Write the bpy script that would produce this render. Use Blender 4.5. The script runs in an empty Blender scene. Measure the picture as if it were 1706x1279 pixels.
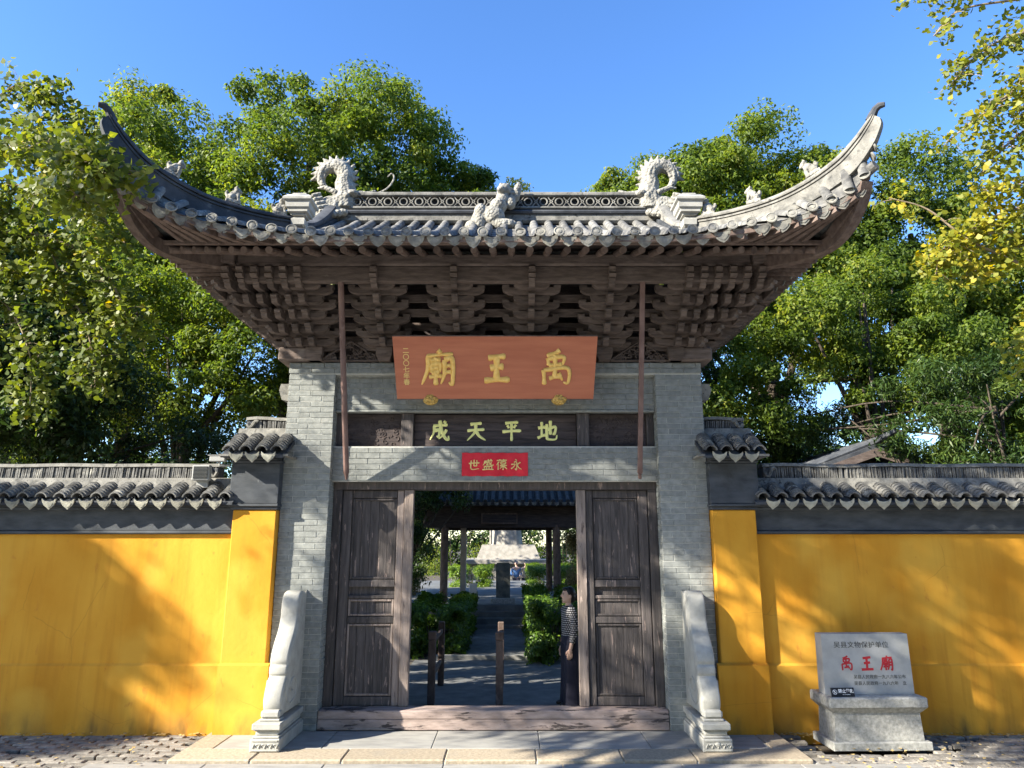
import bpy, bmesh, math, random
import numpy as np
from mathutils import Vector, Matrix

SC = bpy.context.scene
COL = SC.collection
R = math.radians
rng = random.Random(7)

# ------------------------------------------------------------------ camera, sky, sun, exposure
cam_d = bpy.data.cameras.new("camera")
cam = bpy.data.objects.new("camera", cam_d)
COL.objects.link(cam)
cam.location = (0.21, -8.6, 2.05)
cam.rotation_euler = (R(90 + 12.7), 0, 0)
cam_d.sensor_width = 36
cam_d.lens = 1180 / 1706 * 36
cam_d.clip_end = 3000
SC.camera = cam

SUN_AZ, SUN_EL = 64, 29          # the sun stands in front of the gate, to the left
sun_dir = Vector((math.sin(R(SUN_AZ)) * math.cos(R(SUN_EL)), math.cos(R(SUN_AZ)) * math.cos(R(SUN_EL)), -math.sin(R(SUN_EL))))
world = bpy.data.worlds.new("World")
SC.world = world
world.use_nodes = True
wn = world.node_tree.nodes
bg = wn["Background"]
sky = wn.new("ShaderNodeTexSky")
sky.sky_type = 'NISHITA'
sky.sun_disc = False
sky.sun_elevation = R(SUN_EL)
sky.sun_rotation = R(180 + SUN_AZ)
sky.altitude = 0
sky.air_density = 1.0
sky.dust_density = 0.3
sky.ozone_density = 3.0
grade = wn.new("ShaderNodeHueSaturation")           # the deep blue of the photograph's sky, the same in every direction
grade.inputs["Saturation"].default_value = 1.2
grade.inputs["Hue"].default_value = .508
world.node_tree.links.new(sky.outputs[0], grade.inputs["Color"])
world.node_tree.links.new(grade.outputs[0], bg.inputs[0])
bg.inputs[1].default_value = 0.12
sd = bpy.data.lights.new("sun", 'SUN')
sd.energy = 5.0
sd.angle = R(0.53)
sd.color = (1.0, 0.93, 0.80)
sun = bpy.data.objects.new("sun", sd)
COL.objects.link(sun)
sun.location = (-20, -25, 25)
sun.rotation_euler = sun_dir.to_track_quat('-Z', 'Y').to_euler()
SC.view_settings.view_transform = 'Standard'
SC.view_settings.look = 'None'
SC.view_settings.exposure = 1.72
SC.view_settings.gamma = 1
SC.view_settings.use_curve_mapping = False

# ------------------------------------------------------------------ materials
def _nodes(name):
    m = bpy.data.materials.new(name)
    m.use_nodes = True
    nt = m.node_tree
    return m, nt, nt.nodes, nt.links, nt.nodes["Principled BSDF"]

def mat(name, c1, c2, scale=6., stretch=(1, 1, 1), detail=8, rough=.85, bump=.25, bscale=45., bstretch=None, rnd=.0,
        spots=(), spec=.3, metal=0., lo=.35, hi=.65, bdist=.01):
    """Two-tone noise colour in world space, blotches on top, fine bump, optional brightness change per object.
    spots: (colour, scale, threshold, softness, stretch)."""
    m, nt, N, L, P = _nodes(name)
    geo = N.new("ShaderNodeNewGeometry")
    def noise(sc, st, det=8, rgh=.6):
        mp = N.new("ShaderNodeMapping"); mp.inputs[3].default_value = st
        L.new(geo.outputs["Position"], mp.inputs[0])
        n = N.new("ShaderNodeTexNoise"); n.inputs["Scale"].default_value = sc
        n.inputs["Detail"].default_value = det; n.inputs["Roughness"].default_value = rgh
        L.new(mp.outputs[0], n.inputs["Vector"])
        return n
    n = noise(scale, stretch, detail)
    r = N.new("ShaderNodeValToRGB")
    r.color_ramp.elements[0].position = lo; r.color_ramp.elements[0].color = (*c1, 1)
    r.color_ramp.elements[1].position = hi; r.color_ramp.elements[1].color = (*c2, 1)
    L.new(n.outputs[0], r.inputs[0])
    col = r.outputs[0]
    for s in spots:
        c, sc, th, so = s[:4]
        st = s[4] if len(s) > 4 else (1, 1, 1)
        k = noise(sc, st, 10, .65)
        k.inputs["Distortion"].default_value = .4
        rr = N.new("ShaderNodeMapRange")
        rr.inputs[1].default_value = th; rr.inputs[2].default_value = th + so
        L.new(k.outputs[0], rr.inputs[0])
        mx = N.new("ShaderNodeMix"); mx.data_type = 'RGBA'
        L.new(rr.outputs[0], mx.inputs[0]); L.new(col, mx.inputs[6]); mx.inputs[7].default_value = (*c, 1)
        col = mx.outputs[2]
    if rnd:
        oi = N.new("ShaderNodeObjectInfo")
        mr = N.new("ShaderNodeMapRange"); mr.inputs[3].default_value = 1 - rnd; mr.inputs[4].default_value = 1 + rnd
        L.new(oi.outputs["Random"], mr.inputs[0])
        hs = N.new("ShaderNodeHueSaturation"); L.new(mr.outputs[0], hs.inputs["Value"]); L.new(col, hs.inputs["Color"])
        col = hs.outputs[0]
    L.new(col, P.inputs["Base Color"])
    P.inputs["Roughness"].default_value = rough
    P.inputs["Specular IOR Level"].default_value = spec
    P.inputs["Metallic"].default_value = metal
    if bump:
        b = noise(bscale, bstretch or stretch, 6)
        bp = N.new("ShaderNodeBump"); bp.inputs["Strength"].default_value = bump; bp.inputs["Distance"].default_value = bdist
        L.new(b.outputs[0], bp.inputs["Height"]); L.new(bp.outputs[0], P.inputs["Normal"])
    return m

def leaf_mat(name, cols, trans=.4, rough=.5):
    """cols: ramp of leaf colours picked by the per-leaf attribute tint."""
    m, nt, N, L, P = _nodes(name)
    at = N.new("ShaderNodeAttribute"); at.attribute_name = "tint"
    r = N.new("ShaderNodeValToRGB")
    e = r.color_ramp.elements
    while len(e) < len(cols): e.new(.5)
    for i, (p, c) in enumerate(cols):
        e[i].position = p; e[i].color = (*c, 1)
    L.new(at.outputs["Fac"], r.inputs[0])
    L.new(r.outputs[0], P.inputs["Base Color"])
    P.inputs["Roughness"].default_value = rough
    P.inputs["Specular IOR Level"].default_value = .35
    t = N.new("ShaderNodeBsdfTranslucent")
    hs = N.new("ShaderNodeHueSaturation"); hs.inputs["Value"].default_value = 1.5; hs.inputs["Saturation"].default_value = 1.1
    hs.inputs["Hue"].default_value = .49
    L.new(r.outputs[0], hs.inputs["Color"]); L.new(hs.outputs[0], t.inputs[0])
    mx = N.new("ShaderNodeMixShader"); mx.inputs[0].default_value = trans
    L.new(P.outputs[0], mx.inputs[1]); L.new(t.outputs[0], mx.inputs[2])
    L.new(mx.outputs[0], N["Material Output"].inputs[0])
    return m

def plain(name, c, rough=.6, metal=0., spec=.4):
    m, nt, N, L, P = _nodes(name)
    P.inputs["Base Color"].default_value = (*c, 1)
    P.inputs["Roughness"].default_value = rough
    P.inputs["Metallic"].default_value = metal
    P.inputs["Specular IOR Level"].default_value = spec
    return m

M = {}
M['brick'] = mat('grey_brick', (.18, .19, .18), (.285, .295, .275), 14, rough=.9, bump=.45, rnd=.10, spots=[((.36, .36, .33), 4, .60, .18), ((.14, .15, .145), 8, .66, .1)])
M['mortar'] = mat('lime_mortar', (.42, .42, .38), (.54, .53, .48), 20, rough=.95)
M['yellow'] = None
M['black'] = mat('black_wash', (.035, .04, .046), (.075, .082, .09), 3, stretch=(1, 1, 3), rough=.7, spots=[((.16, .165, .16), 5, .66, .12, (1, 1, .5)), ((.03, .03, .03), 2, .62, .2)])
M['timber'] = mat('weathered_timber', (.078, .058, .049), (.150, .115, .098), 9, stretch=(.6, 2, 3), rough=.85, bump=.5, bscale=30, rnd=.2, spots=[((.23, .19, .165), 3.5, .6, .2, (1, 2, 2)), ((.055, .05, .05), 6, .66, .12)])
M['timber_red'] = mat('red_brown_timber', (.088, .060, .049), (.165, .122, .102), 7, stretch=(2, 2, 1), rough=.85, bump=.4, bscale=30, rnd=.2, spots=[((.30, .23, .19), 4, .6, .2)])
M['door'] = mat('peeling_door_timber', (.050, .044, .042), (.105, .090, .085), 6, stretch=(5, 5, .45), rough=.8, bump=.6, bscale=16, bstretch=(6, 6, .5), rnd=.15,
                spots=[((.25, .19, .165), 9, .60, .04, (3, 3, .45)), ((.035, .03, .03), 7, .63, .06, (3, 3, .4))])
M['door_pale'] = mat('pale_peeling_timber', (.17, .135, .115), (.29, .235, .205), 6, stretch=(4, 4, .4), rough=.85, bump=.6, bscale=16, bstretch=(6, 6, .5), rnd=.1,
                     spots=[((.09, .07, .065), 10, .59, .05, (2.5, 2.5, .35)), ((.42, .33, .28), 8, .63, .05, (3, 3, .5))])
M['sill'] = mat('peeling_sill_timber', (.24, .185, .16), (.42, .33, .29), 5, stretch=(.8, 4, 3), rough=.85, bump=.5, bscale=14, bstretch=(.6, 5, 5),
                spots=[((.075, .06, .056), 4.2, .56, .035, (.55, 1, 3)), ((.48, .40, .35), 5, .64, .06, (.5, 1, 3))])
M['panel'] = mat('dark_carved_timber', (.035, .028, .028), (.085, .065, .06), 8, stretch=(.5, 2, 4), rough=.75, bump=.4, bscale=24, spots=[((.13, .095, .08), 9, .62, .12)])
M['tile'] = mat('grey_roof_tile', (.075, .075, .074), (.20, .195, .18), 10, rough=.9, bump=.4, rnd=.25, spots=[((.40, .385, .335), 6, .56, .16), ((.055, .055, .055), 8, .64, .1)])
M['tile_pale'] = mat('lichened_tile_end', (.15, .148, .138), (.29, .278, .24), 12, rough=.9, bump=.5, bscale=70, rnd=.2, spots=[((.38, .365, .29), 12, .58, .12), ((.10, .10, .098), 7, .6, .12)])
M['drip'] = mat('pale_drip_tile', (.24, .232, .19), (.40, .385, .31), 9, rough=.9, bump=.5, bscale=70, rnd=.3, spots=[((.12, .12, .11), 8, .58, .12)])
M['plaster'] = mat('weathered_lime_plaster', (.15, .145, .13), (.27, .26, .23), 7, rough=.92, bump=.35, spots=[((.075, .075, .07), 5, .50, .16), ((.04, .04, .038), 14, .58, .1), ((.09, .088, .08), 26, .60, .08), ((.34,.33,.295), 5, .64, .1)])
M['ridge_dark'] = mat('dark_roof_ridge', (.035, .039, .046), (.075, .08, .088), 6, rough=.75, bump=.3, spots=[((.24, .235, .22), 6, .64, .10)])
M['carving'] = mat('pale_carved_stucco', (.22, .21, .18), (.36, .345, .30), 9, rough=.92, bump=.5, bscale=60, spots=[((.10, .10, .092), 8, .55, .14), ((.07, .07, .065), 22, .60, .08)])
M['stone'] = mat('dressed_limestone', (.30, .295, .265), (.41, .40, .36), 7, rough=.85, bump=.25, bscale=80, spots=[((.48, .465, .425), 30, .62, .12), ((.21, .21, .19), 3.5, .58, .2), ((.15,.15,.14), 9, .66, .1, (1,1,.3))])
M['marker'] = mat('bush_hammered_granite', (.22, .218, .20), (.38, .375, .345), 26, rough=.9, bump=.5, bscale=110, spots=[((.20, .20, .185), 5, .62, .16, (1, 1, .4)), ((.46, .45, .41), 60, .62, .08)])
M['marker_face'] = mat('smooth_grey_stone', (.31, .315, .305), (.39, .39, .378), 6, rough=.75, bump=.1, spots=[((.30, .30, .29), 5, .64, .18, (1, 1, .3))])
M['granite'] = mat('yellow_granite_kerb', (.27, .225, .165), (.42, .35, .255), 30, rough=.9, bump=.6, bscale=60, rnd=.1, spots=[((.28, .255, .21), 3, .58, .2), ((.50, .43, .32), 50, .62, .08)])
M['slab'] = mat('smooth_paving_slab', (.24, .235, .22), (.34, .33, .30), 5, stretch=(.7, 2, 1), rough=.7, bump=.2, rnd=.08, spots=[((.22, .215, .2), 2.5, .58, .2)])
M['paver'] = mat('rough_paver', (.15, .137, .12), (.28, .255, .215), 18, rough=.95, bump=.7, bscale=60, rnd=.28, spots=[((.38, .345, .29), 22, .62, .1)])
M['earth'] = mat('earth', (.055, .048, .038), (.12, .10, .075), 9, rough=1., bump=.6)
M['path'] = mat('concrete_path', (.10, .105, .105), (.17, .172, .17), 4, rough=.8, bump=.2, rnd=.08, spots=[((.14, .14, .13), 2.5, .6, .2)])
M['gold'] = mat('gold_paint', (.80, .48, .10), (.92, .62, .19), 30, rough=.45, bump=.3, bscale=40, metal=.1, spec=.6)
M['gold_dark'] = mat('old_gilding', (.40, .24, .05), (.74, .50, .14), 40, rough=.42, bump=.6, bscale=60, metal=.2, spec=.6)
M['signred'] = mat('terracotta_lacquer', (.42, .122, .058), (.50, .160, .078), 4, stretch=(.4, 1, 4), rough=.45, bump=.12, bscale=20, spec=.4)
M['paintyellow'] = plain('yellow_paint', (.93, .88, .32), .55)
M['paper'] = mat('red_paper', (.62, .02, .035), (.72, .035, .05), 8, rough=.7, bump=.15, bscale=8, spots=[((.75, .30, .30), 14, .68, .08)])
M['papergold'] = plain('gold_ink', (.80, .58, .20), .5)
M['redpaint'] = plain('red_paint', (.42, .015, .025), .6)
M['ink'] = plain('black_ink', (.05, .05, .048), .7)
M['pole'] = mat('painted_pole', (.125, .072, .06), (.21, .135, .115), 8, stretch=(1, 1, .4), rough=.6, spots=[((.36, .26, .22), 7, .62, .1, (1, 1, .3))])
M['bark'] = mat('bark', (.035, .028, .022), (.10, .08, .06), 9, stretch=(3, 3, .6), rough=.95, bump=.8, bscale=14, bstretch=(3, 3, .6), bdist=.03)
M['twig'] = mat('twig_bark', (.20, .15, .10), (.36, .29, .2), 12, rough=.9)
M['metal_white'] = plain('white_metal', (.30, .30, .285), .5)
M['metal_dark'] = plain('dark_glass', (.02, .022, .022), .15)
M['sign_black'] = plain('black_plate', (.012, .013, .018), .35)
M['sign_white'] = plain('white_print', (.8, .8, .8), .5)
M['statue'] = mat('pale_granite', (.24, .225, .195), (.36, .335, .295), 5, rough=.9, bump=.4, spots=[((.34, .31, .27), 2, .6, .2)])
M['stele'] = mat('dark_stele_stone', (.05, .055, .05), (.13, .13, .115), 6, rough=.6, bump=.4)
M['whitewash'] = mat('stained_whitewash', (.50, .44, .40), (.62, .56, .5), 4, rough=.9)
M['skin'] = plain('skin', (.62, .40, .30), .5)
M['hair'] = plain('black_hair', (.012, .010, .010), .4)
M['trousers'] = plain('navy_cloth', (.012, .012, .026), .8)
M['blue'] = plain('blue_cloth', (.07, .16, .36), .8)
M['beige'] = plain('beige_cloth', (.40, .33, .27), .8)
M['litter'] = plain('dry_leaf', (.45, .32, .12), .8)

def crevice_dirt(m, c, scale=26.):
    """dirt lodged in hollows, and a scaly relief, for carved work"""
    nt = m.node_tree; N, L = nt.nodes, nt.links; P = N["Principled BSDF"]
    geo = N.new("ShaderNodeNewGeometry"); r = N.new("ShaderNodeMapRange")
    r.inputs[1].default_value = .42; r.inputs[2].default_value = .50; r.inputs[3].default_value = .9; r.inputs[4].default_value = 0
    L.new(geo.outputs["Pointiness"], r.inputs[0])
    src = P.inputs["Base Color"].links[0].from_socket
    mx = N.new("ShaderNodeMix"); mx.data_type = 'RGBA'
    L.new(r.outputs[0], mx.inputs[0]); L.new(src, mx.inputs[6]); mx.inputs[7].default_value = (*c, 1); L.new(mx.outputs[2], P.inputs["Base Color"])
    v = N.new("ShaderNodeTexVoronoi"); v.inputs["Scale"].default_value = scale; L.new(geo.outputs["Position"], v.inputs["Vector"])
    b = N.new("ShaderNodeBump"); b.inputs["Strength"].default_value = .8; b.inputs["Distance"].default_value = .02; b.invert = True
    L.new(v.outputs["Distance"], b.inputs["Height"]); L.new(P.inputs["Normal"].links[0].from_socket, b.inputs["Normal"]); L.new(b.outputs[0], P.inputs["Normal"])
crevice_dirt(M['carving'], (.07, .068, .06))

def yellow_mat():
    m, nt, N, L, P = _nodes('yellow_plaster')
    geo = N.new("ShaderNodeNewGeometry")
    sx = N.new("ShaderNodeSeparateXYZ"); L.new(geo.outputs["Position"], sx.inputs[0])
    def noise(sc, st, det=8, dist=0.):
        mp = N.new("ShaderNodeMapping"); mp.inputs[3].default_value = st
        L.new(geo.outputs["Position"], mp.inputs[0])
        n = N.new("ShaderNodeTexNoise"); n.inputs["Scale"].default_value = sc; n.inputs["Detail"].default_value = det
        n.inputs["Distortion"].default_value = dist
        L.new(mp.outputs[0], n.inputs["Vector"]); return n.outputs[0]
    def rng_(v, a, b, c=0., d=1.):
        r = N.new("ShaderNodeMapRange"); L.new(v, r.inputs[0])
        for i, x in enumerate((a, b, c, d)): r.inputs[i + 1].default_value = x
        return r.outputs[0]
    def mul(a, b):
        k = N.new("ShaderNodeMath"); k.operation = 'MULTIPLY'; L.new(a, k.inputs[0]); L.new(b, k.inputs[1]); return k.outputs[0]
    def mix(f, a, c):
        x = N.new("ShaderNodeMix"); x.data_type = 'RGBA'; L.new(f, x.inputs[0]); L.new(a, x.inputs[6]); x.inputs[7].default_value = (*c, 1); return x.outputs[2]
    r = N.new("ShaderNodeValToRGB")
    r.color_ramp.elements[0].position = .3; r.color_ramp.elements[0].color = (.53, .225, .016, 1)
    r.color_ramp.elements[1].position = .7; r.color_ramp.elements[1].color = (.68, .345, .040, 1)
    L.new(noise(1.6, (1, 1, .5)), r.inputs[0])
    c = r.outputs[0]
    c = mix(mul(rng_(noise(7, (1.6, 1, .12), 6), .50, .74, 0, .75), rng_(sx.outputs[2], 0, 2.4, 1, .45)), c, (.46, .19, .02))
    c = mix(rng_(noise(.9, (1, 1, .8), 3), .52, .60, 0, .5), c, (.70, .40, .06))                                               # repainted patches     # rain streaks
    c = mix(rng_(noise(11, (1, 1, .5), 8, .5), .66, .74, 0, .55), c, (.48, .17, .03))                                            # scuffs
    c = mix(mul(rng_(noise(2.6, (1, 1, .5), 12, .2), .42, .62, 0, .55), rng_(sx.outputs[2], .0, .26, 1, 0)), c, (.20, .13, .045))      # damp patches at the foot
    c = mix(mul(rng_(noise(5, (1, 1, .35), 12, .3), .5, .66, 0, .6), rng_(sx.outputs[2], .02, .22, 1, 0)), c, (.055, .055, .03))           # moss spots
    vo = N.new("ShaderNodeTexVoronoi"); vo.feature = 'DISTANCE_TO_EDGE'; vo.inputs["Scale"].default_value = .75                   # hairline cracks
    wv = N.new("ShaderNodeMix"); wv.data_type = 'VECTOR'; wv.inputs[0].default_value = .06
    nz = N.new("ShaderNodeTexNoise"); nz.inputs["Scale"].default_value = 5; nz.inputs["Detail"].default_value = 6; L.new(geo.outputs["Position"], nz.inputs["Vector"])
    L.new(geo.outputs["Position"], wv.inputs[4]); L.new(nz.outputs["Color"], wv.inputs[5]); L.new(wv.outputs[1], vo.inputs["Vector"])
    c = mix(mul(rng_(vo.outputs[0], .001, .0035, .3, 0), rng_(noise(1.1, (1, 1, 1), 2), .5, .56)), c, (.28, .12, .02))
    L.new(c, P.inputs["Base Color"]); P.inputs["Roughness"].default_value = .9; P.inputs["Specular IOR Level"].default_value = .2
    bp = N.new("ShaderNodeBump"); bp.inputs["Strength"].default_value = .3; bp.inputs["Distance"].default_value = .01
    L.new(noise(18, (1, 1, 1), 8), bp.inputs["Height"]); L.new(bp.outputs[0], P.inputs["Normal"])
    return m
M['yellow'] = yellow_mat()

def check_mat():
    m, nt, N, L, P = _nodes('checked_cloth')
    tc = N.new("ShaderNodeTexCoord")
    sp = N.new("ShaderNodeSeparateXYZ"); L.new(tc.outputs["Object"], sp.inputs[0])
    ad = N.new("ShaderNodeMath"); ad.operation = 'ADD'; L.new(sp.outputs[0], ad.inputs[0]); L.new(sp.outputs[1], ad.inputs[1])
    cb = N.new("ShaderNodeCombineXYZ"); L.new(ad.outputs[0], cb.inputs[0]); L.new(sp.outputs[2], cb.inputs[1])
    ck = N.new("ShaderNodeTexBrick"); ck.inputs["Scale"].default_value = 9
    ck.inputs["Color1"].default_value = (.5, .49, .5, 1); ck.inputs["Color2"].default_value = (.42, .41, .42, 1); ck.inputs["Mortar"].default_value = (.012, .012, .016, 1)
    ck.inputs["Mortar Size"].default_value = .075; ck.inputs["Brick Width"].default_value = .34; ck.inputs["Row Height"].default_value = .26
    L.new(cb.outputs[0], ck.inputs[0]); L.new(ck.outputs[0], P.inputs["Base Color"]); P.inputs["Roughness"].default_value = .85
    return m
M['check'] = check_mat()

CAMPHOR = [(0, (.045, .080, .014)), (.4, (.105, .160, .024)), (.75, (.185, .235, .034)), (1, (.27, .27, .038))]
M['leaf_camphor'] = leaf_mat('camphor_leaf', CAMPHOR, .5, .55)
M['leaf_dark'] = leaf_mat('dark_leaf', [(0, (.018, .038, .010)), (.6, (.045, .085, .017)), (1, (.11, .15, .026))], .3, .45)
M['leaf_ginkgo'] = leaf_mat('ginkgo_leaf', [(0, (.07, .105, .016)), (.5, (.145, .18, .024)), (.85, (.22, .225, .028)), (1, (.36, .28, .024))], .45, .5)
M['leaf_gold'] = leaf_mat('yellowing_ginkgo_leaf', [(0, (.12, .15, .02)), (.4, (.25, .26, .028)), (.75, (.42, .35, .03)), (1, (.54, .38, .025))], .45, .5)
M['leaf_hedge'] = leaf_mat('hedge_leaf', [(0, (.03, .07, .011)), (.6, (.09, .165, .02)), (1, (.19, .27, .03))], .35, .4)
M['leaf_brown'] = leaf_mat('dry_shrub_leaf', [(0, (.06, .05, .025)), (.6, (.16, .13, .05)), (1, (.26, .22, .1))], .35, .6)

# ------------------------------------------------------------------ mesh helpers
class MB:
    def __init__(s): s.v = []; s.f = []
    def add(s, vs, fs):
        o = len(s.v); s.v += [tuple(x) for x in vs]; s.f += [tuple(i + o for i in f) for f in fs]; return s
    def box(s, x0, x1, y0, y1, z0, z1, c=0., T=None):
        if c <= 0:
            vs = [(x, y, z) for z in (z0, z1) for y in (y0, y1) for x in (x0, x1)]
            fs = [(0, 2, 3, 1), (4, 5, 7, 6), (0, 1, 5, 4), (2, 6, 7, 3), (0, 4, 6, 2), (1, 3, 7, 5)]
        else:
            lo, hi = (x0, y0, z0), (x1, y1, z1); idx = {}; vs = []
            for sg in [(a, b, d) for a in (0, 1) for b in (0, 1) for d in (0, 1)]:
                for ax in range(3):
                    p = [(hi[i] if sg[i] else lo[i]) - (0 if i == ax else (c if sg[i] else -c)) for i in range(3)]
                    idx[sg, ax] = len(vs); vs.append(p)
            fs = []
            for ax in range(3):
                o = [i for i in range(3) if i != ax]
                for sgn in (0, 1):
                    q = []
                    for a, b in ((0, 0), (1, 0), (1, 1), (0, 1)):
                        g = [0, 0, 0]; g[ax] = sgn; g[o[0]] = a; g[o[1]] = b; q.append(idx[tuple(g), ax])
                    fs.append(q)
                for a in (0, 1):
                    for b in (0, 1):
                        g0 = [0, 0, 0]; g0[o[0]] = a; g0[o[1]] = b; g1 = list(g0); g1[ax] = 1
                        fs.append([idx[tuple(g0), o[0]], idx[tuple(g1), o[0]], idx[tuple(g1), o[1]], idx[tuple(g0), o[1]]])
            for sg in [(a, b, d) for a in (0, 1) for b in (0, 1) for d in (0, 1)]:
                fs.append([idx[sg, 0], idx[sg, 1], idx[sg, 2]])
        if T is not None: vs = [T @ Vector(p) for p in vs]
        return s.add(vs, fs)
    def prism(s, poly, plane, a0, a1, T=None):
        n = len(poly)
        def mk(p, a):
            return {'xz': (p[0], a, p[1]), 'yz': (a, p[0], p[1]), 'xy': (p[0], p[1], a)}[plane]
        vs = [mk(p, a0) for p in poly] + [mk(p, a1) for p in poly]
        if T is not None: vs = [T @ Vector(p) for p in vs]
        fs = [tuple(range(n))[::-1], tuple(range(n, 2 * n))] + [(i, (i + 1) % n, n + (i + 1) % n, n + i) for i in range(n)]
        return s.add(vs, fs)
    def tube(s, path, rad, n=8, cap=True):
        path = [Vector(p) for p in path]
        if not hasattr(rad, '__len__'): rad = [rad] * len(path)
        vs = []; fs = []; side = None
        for i, p in enumerate(path):
            t = (path[min(i + 1, len(path) - 1)] - path[max(i - 1, 0)]).normalized()
            if side is None: side = t.orthogonal().normalized()
            side = (side - t * side.dot(t)).normalized(); up = t.cross(side)
            for k in range(n):
                a = 2 * math.pi * k / n
                vs.append(p + (side * math.cos(a) + up * math.sin(a)) * rad[i])
        for i in range(len(path) - 1):
            for k in range(n):
                fs.append((i * n + k, i * n + (k + 1) % n, (i + 1) * n + (k + 1) % n, (i + 1) * n + k))
        if cap: fs += [tuple(range(n))[::-1], tuple(range((len(path) - 1) * n, len(path) * n))]
        return s.add(vs, fs)
    def sweep(s, path, prof, scl=None):
        """prof: (sideways, up) points swept along path; up stays as vertical as the path lets it."""
        path = [Vector(p) for p in path]; n = len(prof); vs = []; fs = []
        for i, p in enumerate(path):
            t = (path[min(i + 1, len(path) - 1)] - path[max(i - 1, 0)]).normalized()
            sd_ = t.cross(Vector((0, 0, 1)))
            sd_ = sd_.normalized() if sd_.length > 1e-4 else Vector((1, 0, 0))
            up = sd_.cross(t).normalized(); k = scl[i] if scl else (1, 1)
            vs += [p + sd_ * a * k[0] + up * b * k[1] for a, b in prof]
        for i in range(len(path) - 1):
            for k in range(n):
                fs.append((i * n + k, i * n + (k + 1) % n, (i + 1) * n + (k + 1) % n, (i + 1) * n + k))
        fs += [tuple(range(n))[::-1], tuple(range((len(path) - 1) * n, len(path) * n))]
        return s.add(vs, fs)
    def lathe(s, prof, c=(0, 0, 0), n=12, square=False):
        vs = []; fs = []
        if square: n = 4
        for r_, z in prof:
            for k in range(n):
                a = 2 * math.pi * k / n + (math.pi / 4 if square else 0)
                q = r_ * (math.sqrt(2) if square else 1)
                vs.append((c[0] + q * math.cos(a), c[1] + q * math.sin(a), c[2] + z))
        for i in range(len(prof) - 1):
            for k in range(n):
                fs.append((i * n + k, i * n + (k + 1) % n, (i + 1) * n + (k + 1) % n, (i + 1) * n + k))
        fs += [tuple(range(n))[::-1], tuple(range((len(prof) - 1) * n, len(prof) * n))]
        return s.add(vs, fs)
    def ell(s, c, r, nu=10, nv=7, T=None):
        vs = [(0, 0, -1)]; fs = []
        for j in range(1, nv):
            ph = -math.pi / 2 + math.pi * j / nv
            for i in range(nu):
                a = 2 * math.pi * i / nu
                vs.append((math.cos(a) * math.cos(ph), math.sin(a) * math.cos(ph), math.sin(ph)))
        vs.append((0, 0, 1)); last = len(vs) - 1
        for i in range(nu):
            fs.append((0, 1 + (i + 1) % nu, 1 + i))
            fs.append((last, last - nu + i, last - nu + (i + 1) % nu))
        for j in range(nv - 2):
            for i in range(nu):
                a = 1 + j * nu + i; b = 1 + j * nu + (i + 1) % nu
                fs.append((a, b, b + nu, a + nu))
        vs = [Vector((p[0] * r[0], p[1] * r[1], p[2] * r[2])) for p in vs]
        if T is not None: vs = [T @ p for p in vs]
        return s.add([p + Vector(c) for p in vs], fs)
    def torus(s, c, R_, r_, nR=14, nr=6, axis='y', sx=1.):
        vs = []; fs = []
        for i in range(nR):
            a = 2 * math.pi * i / nR
            for j in range(nr):
                b = 2 * math.pi * j / nr
                u = (R_ + r_ * math.cos(b)) * math.cos(a) * sx; w = (R_ + r_ * math.cos(b)) * math.sin(a); h = r_ * math.sin(b)
                vs.append((c[0] + u, c[1] + h, c[2] + w) if axis == 'y' else (c[0] + u, c[1] + w, c[2] + h))
        for i in range(nR):
            for j in range(nr):
                fs.append((i * nr + j, ((i + 1) % nR) * nr + j, ((i + 1) % nR) * nr + (j + 1) % nr, i * nr + (j + 1) % nr))
        return s.add(vs, fs)
    def mesh(s, name, m, ang=35, recalc=True):
        me = bpy.data.meshes.new(name)
        me.from_pydata(s.v, [], s.f)
        if recalc:
            bm = bmesh.new(); bm.from_mesh(me); bmesh.ops.recalc_face_normals(bm, faces=bm.faces); bm.to_mesh(me); bm.free()
        me.polygons.foreach_set('use_smooth', [True] * len(me.polygons))
        me.set_sharp_from_angle(angle=R(ang))
        if m is not None: me.materials.append(M[m] if isinstance(m, str) else m)
        return me

def put(name, me, parent=None, loc=None, rot=None, scl=None, kind=None):
    o = bpy.data.objects.new(name, me); COL.objects.link(o)
    if parent is not None: o.parent = parent
    if loc is not None: o.location = loc
    if rot is not None: o.rotation_euler = rot
    if scl is not None: o.scale = scl
    if kind: o['kind'] = kind
    return o
def obj(name, mb, m, parent=None, kind=None, ang=35, **k):
    return put(name, mb.mesh(name, m, ang), parent, kind=kind, **k)
def tag(o, label, cat, group=None):
    o['label'] = label; o['category'] = cat
    if group: o['group'] = group
    return o
def thing(name, label, cat, loc=(0, 0, 0), group=None, rot=None):
    o = bpy.data.objects.new(name, None); COL.objects.link(o); o.location = loc; o.empty_display_size = .2
    if rot is not None: o.rotation_euler = rot
    return tag(o, label, cat, group)
def interp(x, tab):
    if x <= tab[0][0]: return tab[0][1:]
    for a, b in zip(tab, tab[1:]):
        if x <= b[0]:
            t = (x - a[0]) / (b[0] - a[0]); return tuple(p + (q - p) * t for p, q in zip(a[1:], b[1:]))
    return tab[-1][1:]
def catmull(pts, n=6):
    P_ = [Vector(p) for p in pts]; P_ = [P_[0] * 2 - P_[1]] + P_ + [P_[-1] * 2 - P_[-2]]; out = []
    for i in range(1, len(P_) - 2):
        a, b, c, d = P_[i - 1:i + 3]
        for k in range(n):
            t = k / n
            out.append(.5 * ((2 * b) + (c - a) * t + (2 * a - 5 * b + 4 * c - d) * t * t + (3 * b - a - 3 * c + d) * t ** 3))
    return out + [P_[-2]]
def mir(p, s): return (p[0] * s, p[1], p[2])
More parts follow.
